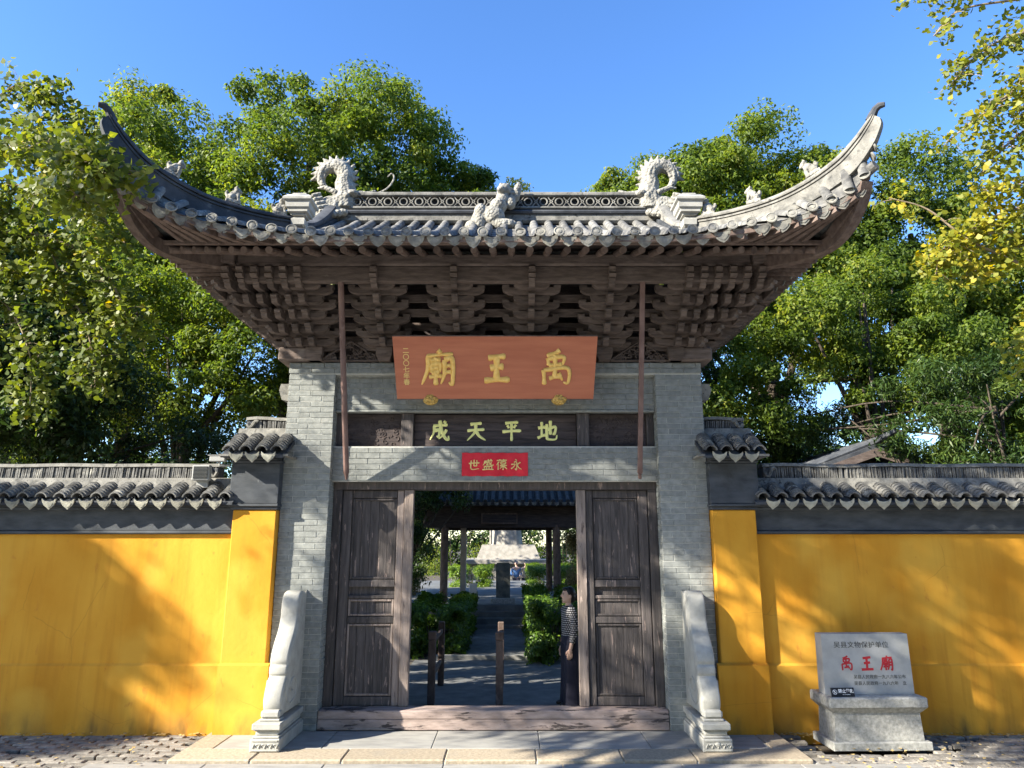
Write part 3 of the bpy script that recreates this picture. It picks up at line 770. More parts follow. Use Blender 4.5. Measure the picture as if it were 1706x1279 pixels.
for k in range(n_r):
    x = -1.96 + 3.92 * k / (n_r - 1)
    for y in (RY - .085,):
        put('ring', RING, rg, (x, y, 6.72))
        if k < n_r - 1: put('fret_link', LINK, rg, (x + 3.92 / (n_r - 1) / 2, y, 6.72))
obj('ridge_core', MB().box(-2.08, 2.08, RY + .0, RY + .05, 6.642, 6.798), 'ridge_dark', rg)
# eave boards, rafters, soffits, corner beams
eb = MB()
for s in (-1, 1):
    path = [(x * s, eave(x)[0] + .03, eave(x)[1] - .05) for x in np.linspace(0, 3.84, 40)]
    eb.sweep(path, [(-.02, -.045), (.02, -.045), (.02, .02), (-.02, .02)])
    path = [(s * (eave_side(y)[0] - .03), y, eave_side(y)[1] - .05) for y in np.linspace(-1.98, 3.18, 50)]
    eb.sweep(path, [(-.02, -.045), (.02, -.045), (.02, .02), (-.02, .02)])
obj('eave_board', eb, 'timber_red', gate)
LE = 5.215
obj('lower_eave_board', MB().box(-3.68, 3.68, -1.45, -1.41, LE, LE + .05, .006).box(-3.68, 3.68, 2.61, 2.65, LE, LE + .05).box(-3.70, -3.66, -1.40, 2.60, LE, LE + .05).box(3.66, 3.70, -1.40, 2.60, LE, LE + .05), 'timber_red', gate)
RAF = MB().tube([(0, 0, 0), (0, 1, 0)], .040, 10).mesh('rafter', 'timber_red')
def rafter(a, b, me=RAF, name='rafter'):
    a, b = Vector(a), Vector(b); d = b - a
    q = d.to_track_quat('Y', 'Z').to_euler()
    return put(name, me, gate, a, q, (1, d.length, 1))
FLY = MB().box(-.032, .032, 0, 1, -.028, .028, 0).mesh('flying_rafter', 'timber_red')
FLY_W = MB().box(-.030, .030, 0, 1, -.065, .030, 0).mesh('flying_rafter', 'timber_red')
for k in range(-12, 13):
    x = k * .203
    if abs(x) < 2.45:
        rafter((x, -1.40, LE - .045), (x, -.70, 5.40))
        rafter((x, -1.575, eave(x)[1] - .078), (x, -1.30, 5.325), FLY, 'flying_rafter')
for s in (-1, 1):
    for k in range(1, 10):                                   # lower rafters fan out to the corner
        t = k / 9
        rafter((s * (2.44 + 1.22 * t), -1.40, LE - .045), (s * (2.44 + .55 * t), -.75 - .12 * t, 5.385))
        rafter((s * 3.64, -1.40 + 1.25 * t, LE - .045), (s * (3.0 - .0 * t), -.85 + 1.0 * t, 5.36))
    for k in range(11): rafter((s * 3.64, -.02 + k * .2, LE - .045), (s * 2.95, -.02 + k * .2, 5.40))
    for k in range(8):                                       # flying rafters tilt up more and more
        t = (k + .5) / 8
        x1 = 2.42 + 1.40 * t; ye, ze = eave(x1)
        sh = .12 + .30 * t ** 1.5
        rafter((s * x1, ye + .03, ze - .085), (s * (x1 - sh), -1.40, LE + .075), FLY_W, 'flying_rafter')
        ysd = -1.9 + 1.6 * t; xe, ze = eave_side(ysd)
        rafter((s * (xe - .03), ysd, ze - .085), (s * 3.62, ysd + .30 * (1 - t), LE + .075), FLY_W, 'flying_rafter')
    for k in range(10): rafter((s * 3.50, -.2 + k * .2, 5.19), (s * 3.2, -.2 + k * .2, 5.27), FLY, 'flying_rafter')
    # soffit boards over the rafters
    sf = MB(); vs = []; fs = []
    xx = list(np.linspace(0, 3.84, 24))
    for x in xx:
        ye, ze = eave(x); sh = 0 if x < 2.3 else .12 + .30 * ((x - 2.3) / 1.54) ** 1.5
        vs += [(s * x, ye + .02, ze - .05), (s * (x - sh), -1.38, LE + .112)]
    for i in range(len(xx) - 1): fs.append((2 * i, 2 * i + 2, 2 * i + 3, 2 * i + 1))
    sf.add(vs, fs)
    sf.add([(0, -1.40, LE + .06), (s * 3.68, -1.40, LE + .06), (s * 3.0, -.70, 5.455), (0, -.70, 5.455)], [(0, 1, 2, 3)])
    sf.add([(s * 3.68, -1.40, LE + .06), (s * 3.68, 2.6, LE + .06), (s * 3.0, 1.9, 5.455), (s * 3.0, -.70, 5.455)], [(0, 1, 2, 3)])
    vs = []; fs = []
    yy = list(np.linspace(-1.96, 3.16, 30))
    for y in yy: xe, ze = eave_side(y); vs += [(s * (xe - .02), y, ze - .05), (s * 3.64, min(max(y, -1.4), 2.6), LE + .112)]
    for i in range(len(yy) - 1): fs.append((2 * i, 2 * i + 2, 2 * i + 3, 2 * i + 1))
    sf.add(vs, fs)
    obj('soffit', sf, 'panel', gate)
    cb = catmull([mir(p, s) for p in ((3.0, -.80, 5.22), (3.42, -1.20, 5.17), (3.64, -1.44, 5.20), (3.76, -1.66, 5.32), (3.82, -1.86, 5.52), (3.83, -1.97, 5.68))], 5)
    obj('corner_beam', MB().sweep(cb, [(-.06, -.06), (.06, -.06), (.06, .07), (-.06, .07)]), 'timber_red', gate)
    obj('corner_tile', MB().tube([mir(p, s) for p in ((3.84, -1.98, 5.76), (3.90, -2.08, 5.80))], [.06, .055], 10), 'tile', gate)
# ------------------------------------------------------------------ roof figures
def remesh(o, vox=.012):
    m = o.modifiers.new('remesh', 'REMESH'); m.mode = 'VOXEL'; m.voxel_size = vox; m.use_smooth_shade = True
    return o
def lion_small(sgn):
    b = MB()
    b.ell((0, 0, .07), (.055, .045, .075)).ell((.03 * sgn, 0, .045), (.05, .05, .05)).ell((-.035 * sgn, 0, .15), (.042, .04, .042)).ell((-.07 * sgn, 0, .14), (.022, .026, .02))
    b.ell((-.02 * sgn, 0, .175), (.03, .035, .025)).ell((-.02 * sgn, .03, .185), (.012, .01, .02)).ell((-.02 * sgn, -.03, .185), (.012, .01, .02))
    b.tube([(-.045 * sgn, -.03, .11), (-.06 * sgn, -.032, 0)], [.02, .02], 8).tube([(-.045 * sgn, .03, .11), (-.06 * sgn, .032, 0)], [.02, .02], 8)
    b.tube([(.065 * sgn, 0, .05), (.085 * sgn, 0, .09), (.075 * sgn, 0, .125)], [.02, .022, .016], 8).box(-.085, .085, -.05, .05, -.03, .01)
    return b.mesh('lion_figure', 'carving')
LI = {1: lion_small(1), -1: lion_small(-1)}
for s in (-1, 1):
    for (x, y, z, tl) in ((2.50, -.98, 5.80, -.05), (2.93, -1.28, 5.80, .06), (3.44, -1.68, 5.925, .38)):
        remesh(put('lion_figure', LI[s], gate, (s * x, y, z), (0, -tl * s, s * R(-25)), (.95, .95, .95)), .01)
# big lion on the middle of the ridge, twisting upward
b = MB()
for c, r_ in (((-.24, .30, 6.28), (.12, .13, .20)), ((-.22, .28, 6.44), (.09, .1, .13)), ((-.05, .30, 6.38), (.17, .14, .17)), ((.02, .32, 6.55), (.12, .12, .12)), ((.08, .36, 6.68), (.10, .1, .12)), ((.10, .35, 6.80), (.10, .11, .10)),
              ((.06, .27, 6.78), (.06, .06, .05)), ((.19, .36, 6.62), (.075, .08, .10)), ((.27, .38, 6.76), (.055, .07, .11)), ((.30, .38, 6.88), (.035, .04, .07)), ((-.34, .28, 6.2), (.10, .12, .12)), ((.10, .28, 6.25), (.2, .12, .09)), ((.06, .30, 6.86), (.03, .03, .035)), ((.15, .33, 6.87), (.03, .03, .035))):
    b.ell(c, r_, 12, 8)
for k in range(9): a = k * .7; b.ell((.13 + .085 * math.cos(a), .36, 6.76 + .085 * math.sin(a)), (.028, .07, .028), 8, 6)
for k in range(5): b.torus((.25 + .012 * k, .38, 6.70 + .045 * k), .052, .012, 10, 5, 'xy')
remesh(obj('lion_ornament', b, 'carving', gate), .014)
def dragon(s):
    b = MB(); X = lambda x: s * x
    # body loop that rises on the inner side, arches over and curls down outside to the tail
    arc = [(2.335 + .178 * math.cos(R(a_)), RY, 7.13 + .185 * math.sin(R(a_))) for a_ in (205, 180, 155, 130, 105, 80, 55, 30, 5, -20, -45, -70)]
    loop = [(2.14, RY, 6.62), (2.15, RY, 6.80), (2.145, RY, 6.93)] + arc
    rad = [.17, .165, .15, .135, .125, .122, .12, .112, .10, .09, .078, .066, .056, .046, .03]
    b.tube([(X(p[0]), p[1], p[2]) for p in loop], rad, 10)
    path = catmull([(X(p[0]), p[1], p[2]) for p in loop[1:12]], 3)
    cen = Vector((X(2.335), RY, 7.13))
    for i, p in enumerate(path):                              # fins on the outer edge, scales on the faces
        o = (p - cen).normalized(); q = p + o * (.115 - .0022 * i); tg = Vector((-o.z, 0, o.x)) * .03 * -s
        if i % 2 == 0: b.tube([q - o * .04, q + o * .025 + tg, q + o * .095 + tg * 2.2], [.055, .040, .009], 6)
        for w in (-1, 0, 1):
            b.ell(p + o * (.055 * w) + Vector((0, -.125 + abs(w) * .02 + i * .0022, 0)), (.028, .018, .028), 7, 5)
    # head that bites the ridge end
    b.ell((X(2.17), RY, 6.72), (.20, .17, .20)).ell((X(2.32), RY, 6.62), (.26, .19, .22)).ell((X(2.02), RY - .06, 6.84), (.10, .12, .06)).ell((X(2.10), RY - .14, 6.79), (.045, .04, .045))
    b.tube([(X(2.15), RY, 6.82), (X(1.98), RY, 6.86), (X(1.82), RY, 6.87), (X(1.72), RY, 6.93)], [.09, .075, .05, .02], 8)
    b.tube([(X(2.2), RY, 6.60), (X(2.0), RY - .03, 6.54), (X(1.86), RY - .04, 6.53)], [.10, .07, .03], 8)
    b.tube([(X(2.25), RY - .1, 6.85), (X(2.42), RY - .1, 6.93), (X(2.52), RY - .1, 6.92)], [.045, .035, .012], 7)
    for k in range(6): b.tube([(X(2.30 + .03 * k), RY - .16, 6.50 + .06 * k), (X(2.40 + .03 * k), RY - .2, 6.46 + .06 * k), (X(2.50 + .02 * k), RY - .17, 6.50 + .05 * k)], [.03, .028, .008], 6)
    for k in range(5): b.ell((X(2.12 + .07 * k), RY - .2 - .03 * k, 6.50 - .03 * k), (.075, .06, .055), 8, 6)
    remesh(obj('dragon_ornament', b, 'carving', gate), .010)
for s in (-1, 1): dragon(s)
wh = catmull([(-1.76, RY, 6.88), (-1.62, RY, 6.93), (-1.52, RY, 7.02), (-1.47, RY, 7.14), (-1.51, RY, 7.20), (-1.56, RY, 7.15)], 5)
obj('dragon_whisker', MB().tube(wh, [.012] * (len(wh) - 1) + [.006], 6), 'carving', gate)
for s in (-1, 1):                                            # stone vases at the foot of the gable ridges
    v = MB().lathe([(.055, 0), (.075, .02), (.08, .09), (.05, .12), (.085, .135), (.085, .15), (.115, .165), (.115, .195), (.135, .215), (.14, .28), (.165, .30), (.168, .325), (.12, .375), (.075, .385), (.085, .40), (.075, .415)], square=True)
    vz = obj('vase_finial', v, 'stone', gate, loc=(s * 2.285, -.90, 5.655))
    for k in range(4): obj('petal', MB().ell((0, 0, 0), (.05, .035, .045), 8, 6), 'stone', vz, loc=(.095 * math.cos(k * R(90)), .095 * math.sin(k * R(90)), .335))
# ------------------------------------------------------------------ sign board, plaque, paper, poles
sb = thing('sign_board', 'terracotta red board with three raised gold characters, leaning forward under the brackets', 'sign', (0.005, -.06, 3.80), rot=(R(25.5), 0, 0))
obj('board', MB().prism([(-1.20, 0), (1.20, 0), (1.232, .77), (-1.232, .77)], 'xz', -.05, -.005), 'signred', sb)
obj('rim', MB().box(-1.232, 1.232, -.053, -.0, .771, .782).box(-1.2, 1.2, -.053, -.0, -.012, -.001), 'timber_red', sb)
for ch, x in (('廟', -.69), ('王', .02), ('禹', .73)):
    sz = .44 if ch != '王' else .36
    obj('character', glyph(MB(), ch, x, .385, sz, .125 if ch != '王' else .20, .022, -.0505, True, 1.0, .0006), 'gold', sb, ang=60)
put('date', text_mesh('date', '二\n〇\n〇\n七\n年\n春', .078, 'papergold', .0015, .0012), sb, (-1.075, -.0525, .40), (R(90), 0, 0))
for x, w in ((-.79, 'under the gold character with roof-like top'), (.785, 'under the gold character beside the plain brick end')):
    b = MB().ell((0, -.02, 0), (.095, .07, .07), 14, 9)
    r2 = random.Random(3)
    for k in range(40):
        a, e_ = r2.uniform(-2.6, -.5), r2.uniform(-1, 1)
        b.ell((.092 * math.cos(a) * math.cos(e_), -.02 + .068 * math.sin(a) * math.cos(e_), .068 * math.sin(e_)), (.020, .016, .014), 6, 4)
    b.box(-.03, .03, .0, .155, -.03, .03)
    o = obj('sign_support', b, 'gold_dark', loc=(x, -.05, 3.775)); tag(o, 'gilded carved lion-mask bracket ' + w, 'bracket', 'gilded brackets holding up the red sign board')
pq = thing('plaque', 'black timber plaque with four pale yellow characters, set between carved panels', 'plaque', (0, 0, 0))
pb = MB()
for k in range(4): pb.box(-1.018, 1.018, .235 + .002 * (k % 2), .262, 3.228 + .1045 * k, 3.228 + .1045 * (k + 1) - .003, .003)
obj('board', pb, 'panel', pq)
for ch, x in zip('成天平地', (-.70, -.245, .205, .655)):
    obj('character', glyph(MB(), ch, x, 3.44, .27, .135, .008, .2335, True, 1., .0004), 'paintyellow', pq, ang=60)
pp = thing('paper_banner', 'bright red paper strip with gold characters pasted on the brick lintel over the door', 'banner')
bn = MB(); nx = 16
for i in range(nx + 1):
    for j in (0, 1): bn.v.append((-.405 + .81 * i / nx, .093 - .0035 * math.sin(i * 1.7 + j), 2.855 + .285 * j + .004 * math.sin(i * 2.1)))
for i in range(nx): bn.f.append((2 * i, 2 * i + 2, 2 * i + 3, 2 * i + 1))
obj('sheet', bn, 'paper', pp, ang=60)
for ch, x in zip('世盛葆永', (-.255, -.085, .085, .26)):
    obj('character', glyph(MB(), ch, x, 2.995, .135, .11, .002, .0885, True, 1.1, .0003), 'papergold', pp, ang=60)
p = MB().tube([(-1.774, -.86, 5.03), (-1.79, -.02, 2.88)], .034, 10).tube([(-1.79, -.02, 2.88), (-1.792, .0, 2.80)], [.03, .01], 8)
tag(obj('pole', p, 'pole'), 'round red-brown pole leaning from the eave beside the sunlit pillar', 'pole', 'poles leaning from the eave to the lintel')
p = MB(); T = Matrix.Translation((1.755, -.02, 2.88)) @ (Vector((1.722, -.86, 5.03)) - Vector((1.755, -.02, 2.88))).to_track_quat('Z', 'Y').to_matrix().to_4x4()
p.box(-.028, .028, -.028, .028, 0, 2.305, .004, T).box(-.02, .02, -.02, .02, -.07, -.002, .008, T)
tag(obj('pole', p, 'pole'), 'square pinkish-brown pole leaning from the eave beside the shaded pillar', 'pole', 'poles leaning from the eave to the lintel')

# ------------------------------------------------------------------ scroll stones beside the door
def drum(s, label):
    t = thing('drum_stone', label, 'stone', (s * 2.285, 0, 0), 'carved stones flanking the door')
    pr = catmull([(0, 1.50, 0), (-.14, 1.525, 0), (-.235, 1.50, 0), (-.285, 1.43, 0), (-.30, 1.33, 0), (-.305, 1.24, 0), (-.36, 1.12, 0), (-.45, 1.02, 0), (-.525, .92, 0), (-.555, .83, 0), (-.545, .785, 0),
                  (-.565, .765, 0), (-.57, .70, 0), (-.555, .675, 0), (-.585, .655, 0), (-.655, .57, 0), (-.69, .47, 0), (-.68, .38, 0), (-.63, .30, 0)], 3)
    poly = [(p.x, p.y) for p in pr] + [(0, .30)]
    b = MB()
    # body: outline swept across its width with rounded front edges
    n = len(poly)
    def inset(d):
        out = []
        for i, p in enumerate(poly):
            if i == 0 or i == n - 1: out.append((p[0], p[1] - (d if i == 0 else 0))); continue
            a, c = Vector(poly[i - 1]), Vector(poly[i + 1]); t_ = (c - a).normalized(); nn = Vector((t_.y, -t_.x))
            out.append((p[0] - nn.x * -d * (1 if True else 1), p[1] - nn.y * -d))
        return out
    rings = []
    for x, d in ((-.100, .03), (-.094, .012), (-.078, 0), (.078, 0), (.094, .012), (.100, .03)):
        rings.append([(x, q[0], q[1]) for q in inset(-d)])
    vs = [p for r_ in rings for p in r_]; fs = [tuple(range(n))[::-1], tuple(range(5 * n, 6 * n))]
    for k in range(5):
        for i in range(n): fs.append((k * n + i, k * n + (i + 1) % n, (k + 1) * n + (i + 1) % n, (k + 1) * n + i))
    b.add(vs, fs)
    bd = obj('scroll_slab', b, 'stone', t, ang=50)
    sc = MB()
    for sx in (-1, 1):
        sc.tube([(sx * .101, -.36 + .245 * (1 - a / 16) * math.cos(a * .62 + 2.6), .53 + .20 * (1 - a / 16) * math.sin(a * .62 + 2.6)) for a in range(15)], .010, 6)
        sc.tube([(sx * .099, q.x + .05, q.y - .01) for q in pr[6:30]], .007, 5)
    obj('scroll_carving', sc, 'stone', bd)
    obj('scroll_rest', MB().box(-.10, .10, -.73, -.60, .29, .37, .02).box(-.105, .105, -.74, -.60, .268, .288, .006), 'stone', t)
    bs = MB()
    for hw, y, z0, z1 in ((.150, -.84, 0, .125), (.138, -.825, .127, .145), (.115, -.79, .147, .185), (.128, -.805, .187, .20), (.145, -.83, .202, .266)):
        bs.box(-hw, hw, y, -.004, z0, z1, .008)
    bb = obj('plinth', bs, 'stone', t)
    rl = MB()
    for k in range(9): rl.tube([(-.12 + .03 * k, -.842, .04 + .03 * (k % 2)), (-.105 + .03 * k, -.846, .075), (-.09 + .03 * k, -.842, .05 + .02 * (k % 2))], .007, 5)
    for z in (.018, .108): rl.box(-.13, .13, -.848, -.838, z - .006, z + .006, .002)
    if s > 0: rl.ell((.0, -.842, .075), (.03, .012, .024), 8, 5)
    obj('relief', rl, 'stone', bb)
drum(-1, 'sunlit carved scroll stone on a stepped plinth, at the foot of the bright pillar')
drum(1, 'shaded carved scroll stone on a stepped plinth, at the pillar nearer the inscribed marker')

# ------------------------------------------------------------------ tiled wall tops
def arc_tile(r_=.078, L=.135, th=.016, n=7):
    b = MB(); vs = []
    for y in (0, L):
        for rr in (r_ * (1 if y == 0 else .93), (r_ - th) * (1 if y == 0 else .93)):
            for k in range(n + 1):
                a = math.pi * (.06 + .88 * k / n); vs.append((rr * math.cos(a), y, rr * math.sin(a)))
    m = n + 1; fs = []
    for k in range(n):
        fs += [(k, k + 1, 2 * m + k + 1, 2 * m + k), (m + k, 3 * m + k, 3 * m + k + 1, m + k + 1), (k, m + k, m + k + 1, k + 1), (2 * m + k, 2 * m + k + 1, 3 * m + k + 1, 3 * m + k)]
    fs += [(0, 2 * m, 3 * m, m), (n, m + n, 3 * m + n, 2 * m + n)]
    return b.add(vs, fs).mesh('tile', 'tile')
ARC = arc_tile()
DRIPW = MB().prism([(-.082, .02), (-.05, -.008), (0, -.018), (.05, -.008), (.082, .02), (.080, -.02), (.055, -.062), (.02, -.09), (0, -.11), (-.02, -.09), (-.055, -.062), (-.080, -.02)], 'xz', 0, .016) \
    .prism([(-.05, -.03), (0, -.04), (.05, -.03), (.03, -.065), (0, -.085), (-.03, -.065)], 'xz', -.005, .001).mesh('drip_tile', 'drip')
def tiled_slope(par, xs, y0, z0, y1, z1, n, dripped=True, rear=None):
    """columns of overlapping cover tiles from the eave (y0, z0) up to (y1, z1), with drip tiles between."""
    sl = math.atan2(z1 - z0, y1 - y0)
    sp = xs[1] - xs[0]
    for i, x in enumerate(xs):
        for k in range(n):
            t = k / n
            put('tile', ARC, par, (x + rng.uniform(-.005, .005), y0 + (y1 - y0) * t, z0 + (z1 - z0) * t + .012), (sl - R(17) + rng.uniform(-.03, .03), rng.uniform(-.03, .03), rng.uniform(-.04, .04)), (1.0, 1, 1.0))
        if dripped and i < len(xs) - 1:
            put('drip_tile', DRIPW, par, (x + sp / 2, y0 - .02, z0 - .012), (R(14) + rng.uniform(-.06, .06), rng.uniform(-.06, .06), rng.uniform(-.05, .05)))
    x0, x1 = xs[0] - .09, xs[-1] + .09
    b = MB().prism([(y0 + .01, z0 - .035), (y1, z1 - .02), (y1, z1 - .07), (y0 + .01, z0 - .06)], 'yz', x0, x1)
    for i, x in enumerate(xs[:-1]):                          # hollow pan tiles: lips that show between the columns
        for k in range(n): b.box(x + .05, x + sp - .05, y0 + (y1 - y0) * k / n - .004, y0 + (y1 - y0) * (k + .9) / n, z0 + (z1 - z0) * k / n - .03, z0 + (z1 - z0) * k / n - .012)
    obj('pan_tile', b, 'ridge_dark', par, 'stuff')
def ridge_cap(par, x0, x1, y, z0, z1, end, m='plaster'):
    """upright thin tiles under a plaster cap, with a scrolled end piece"""
    g = MB(); x = x0 + .02; k = 0
    lean = .05 if end > 0 else -.02
    while x < x1 - .02:
        w = rng.uniform(.012, .018); h = z1 - z0 - .055
        T = Matrix.Translation((x, y, z0)) @ Matrix.Rotation(rng.uniform(-.05, .05) + lean, 4, 'Y') @ Matrix.Rotation(rng.uniform(-.08, .08), 4, 'Z')
        g.box(-w / 2, w / 2, -.085 + rng.uniform(-.008, .008), .085, 0, h + rng.uniform(-.003, .003), 0, T); x += w + rng.uniform(.006, .012)
    obj('ridge_tile', g, 'tile', par, 'stuff')
    obj('ridge_core', MB().box(x0 + .03, x1 - .03, y - .055, y + .055, z0, z1 - .05), 'ridge_dark', par)
    cp = MB(); n = max(4, int((x1 - x0) / .25)); vs = []
    for i in range(n + 1):
        xx = x0 + (x1 - x0) * i / n; dz = .006 * math.sin(i * 1.3) + .004 * math.sin(i * .37 * 3); hw = .10 + .006 * math.sin(i * 2.2)
        vs += [(xx, y - hw, z1 - .05 + dz), (xx, y - hw + .01, z1 - .012 + dz), (xx, y, z1 + dz), (xx, y + hw - .01, z1 - .012 + dz), (xx, y + hw, z1 - .05 + dz)]
    fs = [(i * 5 + k, (i + 1) * 5 + k, (i + 1) * 5 + (k + 1) % 5, i * 5 + (k + 1) % 5) for i in range(n) for k in range(5)] + [(0, 1, 2, 3, 4), tuple(range(n * 5, n * 5 + 5))]
    cp.add(vs, fs); obj('ridge_cap', cp, m, par)
    xe = x1 if end > 0 else x0
    e = MB()
    obj('ridge_block', MB().box(min(xe, xe - end * .17), max(xe, xe - end * .17), y - .09, y + .09, z0 - .002, z1 - .051, .02), 'ridge_dark', par)
    e.tube([(xe - end * (.02 + .13 * t), y - .095, z1 - .06 - (z1 - z0 - .08) * (.5 + .5 * math.sin(t * 5.5))) for t in np.linspace(0, 1, 9)], .024, 6)
    obj('ridge_end', e, m, par)
def wall(s, xi, label):
    """yellow boundary wall from the pier (xi) outwards"""
    t = thing('boundary_wall', label, 'wall', (0, 0, 0))
    xo = s * 8.2; x0, x1 = sorted((s * xi, xo))
    obj('plaster_wall', MB().box(x0, x1, 0, .5, -.13, 2.158), 'yellow', t)
    obj('dado', MB().prism([(-.028, -.13), (-.028, .69), (0, .715), (.0, -.13)], 'yz', x0 + (.0), x1), 'yellow', t)
    obj('frieze', MB().box(x0, x1, -.02, .52, 2.205, 2.46).box(x0, x1, -.05, .55, 2.160, 2.200, .012).box(x0, x1, -.075, .575, 2.435, 2.475, .006), 'black', t)
    cv = MB()
    for i, (yy, zz) in enumerate(((-.09, 2.477), (-.12, 2.503))): cv.box(x0, x1, yy, .5 - yy, zz, zz + .024, .004)
    obj('eave_course', cv, 'black', t)
    n = 15; st = .2156
    xs = [s * (xi + .05 + st * (i + .15)) for i in range(n + 6)]
    xs.sort()
    tiled_slope(t, xs, -.20, 2.555, .12, 2.72, 7)
    obj('rear_slope', MB().prism([(.4, 2.72), (.77, 2.555), (.77, 2.52), (.4, 2.6)], 'yz', x0, x1), 'tile', t)
    obj('plaster_band', MB().prism([(.06, 2.69), (.12, 2.835), (.38, 2.835), (.44, 2.69)], 'yz', x0 + (.12 if s > 0 else 0), x1 - (.12 if s < 0 else 0)), 'plaster', t)
    a, b = (x0 + .22, x1) if s > 0 else (x0, x1 - .32)
    ridge_cap(t, a, b, .25, 2.836, 3.025, -s)
    return t
wall(-1, 3.08, 'yellow wall with black frieze and tiled top, floodlight and big tree shadow on it')
wall(1, 3.08, 'yellow wall with black frieze and tiled top, standing behind the inscribed stone marker')
def pier(s, label):
    t = thing('wall_pier', label, 'pier', (0, 0, 0), 'yellow piers joining wall and gate')
    def bx(name, xa, xb, y0, y1, z0, z1, m, c=.01): return obj(name, MB().box(min(s * xa, s * xb), max(s * xa, s * xb), y0, y1, z0, z1, c), m, t)
    bx('shaft', 2.575, 3.09, -.10, .6, -.13, 2.44, 'yellow')
    obj('plinth', MB().prism([(-.16, -.1), (-.16, .715), (-.102, .735), (-.102, -.1)], 'yz', min(s * 2.52, s * 3.09), max(s * 2.52, s * 3.09)), 'yellow', t)
    bx('moulding', 2.56, 3.115, -.12, .65, 2.442, 2.475, 'black', .006)
    bx('moulding', 2.55, 3.145, -.145, .67, 2.477, 2.51, 'black', .006)
    bx('head_block', 2.56, 3.135, -.13, .65, 2.512, 2.99, 'black', .006)
    bx('moulding', 2.55, 3.145, -.155, .67, 2.992, 3.02, 'black', .006)
    xs = sorted(s * (2.515 + .189 * i) for i in range(4))
    xs = [x + s * .02 for x in xs]
    tiled_slope(t, xs, -.36, 3.09, .0, 3.30, 8)
    obj('barge_board', MB().box(min(s * 3.09, s * 3.21), max(s * 3.09, s * 3.21), -.37, .85, 3.045, 3.07), 'plaster', t)
    obj('barge_board', MB().box(min(s * 2.40, s * 2.46), max(s * 2.40, s * 2.46), -.37, -.01, 3.045, 3.07), 'plaster', t)
    obj('rear_slope', MB().prism([(.4, 3.30), (.85, 3.10), (.85, 3.06), (.4, 3.2)], 'yz', min(s * 2.58, s * 3.15), max(s * 2.58, s * 3.15)), 'tile', t)
    obj('roof_core', MB().prism([(-.33, 3.022), (.0, 3.255), (.4, 3.255), (.8, 3.022)], 'yz', min(s * 2.58, s * 3.10), max(s * 2.58, s * 3.10)), 'black', t)
    obj('plaster_band', MB().prism([(-.02, 3.26), (.06, 3.44), (.34, 3.44), (.42, 3.26)], 'yz', min(s * 2.58, s * 3.16), max(s * 2.58, s * 3.16)), 'plaster', t)
    a, b = sorted((s * 2.58, s * 3.10)); ridge_cap(t, a, b, .2, 3.442, 3.60, s)
pier(-1, 'sunlit yellow pier with black head block and small tiled roof, under the security camera')
pier(1, 'yellow pier with black head block and tiled roof, at the marker wall')

# floodlight and security camera
f = thing('floodlight', 'small square floodlight mounted on the tiles at the end of the wall ridge', 'lamp', (-3.53, -.02, 2.79))
obj('housing', MB().box(-.105, .105, -.05, .03, 0, .185, .01), 'metal_white', f)
obj('lens', MB().box(-.085, .085, -.056, -.05, .02, .165), 'metal_dark', f)
gr = MB()
for k in range(9): gr.box(-.085, .085, -.060, -.056, .026 + .016 * k, .0275 + .016 * k)
obj('grille', gr, 'metal_white', f, 'stuff')
obj('bracket', MB().box(-.02, .02, .03, .14, -.04, .06).box(-.07, .07, .02, .05, -.08, .0), 'metal_white', f)
c = thing('security_camera', 'white security camera sticking out under the little pier roof', 'camera', (-3.22, -.2, 3.03))
c.scale = (.75, .75, .75)
obj('body', MB().box(-.20, .05, -.05, .05, -.045, .045, .012), 'metal_white', c)
obj('visor', MB().box(-.225, .0, -.058, .058, .047, .06, .004), 'metal_white', c)
obj('lens', MB().box(-.208, -.2005, -.04, .04, -.035, .035), 'metal_dark', c)
obj('bracket', MB().tube([(-.05, 0, -.05), (-.05, 0, -.10), (.10, .05, -.10)], .02, 8), 'metal_white', c)

# ------------------------------------------------------------------ stone marker
mk = thing('stone_marker', 'grey stone tablet with red characters on a granite pedestal in front of the yellow wall', 'monument', (4.04, -.40, 0), rot=(0, 0, R(1.5)))
def frus(b, hx0, hy0, z0, hx1, hy1, z1):
    b.add([(x, y, z0) for x, y in ((-hx0, -hy0), (hx0, -hy0), (hx0, hy0), (-hx0, hy0))] + [(x, y, z1) for x, y in ((-hx1, -hy1), (hx1, -hy1), (hx1, hy1), (-hx1, hy1))],
          [(0, 3, 2, 1), (4, 5, 6, 7), (0, 1, 5, 4), (1, 2, 6, 5), (2, 3, 7, 6), (3, 0, 4, 7)]); return b
b = MB().box(-.52, .52, -.25, .25, -.04, .045, .008); frus(b, .47, .19, .047, .455, .185, .315)
obj('pedestal', b, 'marker', mk)
b = frus(MB(), .46, .19, .317, .505, .23, .365); b.box(-.522, .522, -.25, .24, .367, .475, .014)
obj('pedestal_top', b, 'marker', mk)
tb = obj('tablet', MB().prism([(-.485, .477), (.485, .477), (.475, 1.09), (-.475, 1.09)], 'xz', -.075, .075), 'marker_face', mk)
put('inscription', text_mesh('inscription', '吴县文物保护单位', .076, 'ink', .0012, -.0004), tb, (-.045, -.0765, .975), (R(90), 0, 0), (1, .92, 1))
for ch, x in zip('禹王廟', (-.225, .0, .215)):
    obj('character', glyph(MB(), ch, x, .79, .15, .115 if ch != '王' else .17, .0012, -.0755, False, 1.0, .0002), 'redpaint', tb)
put('inscription', text_mesh('inscription', '吴县人民政府一九八六年公布', .044, 'ink', .001, -.0003), tb, (.125, -.0765, .65), (R(90), 0, 0))
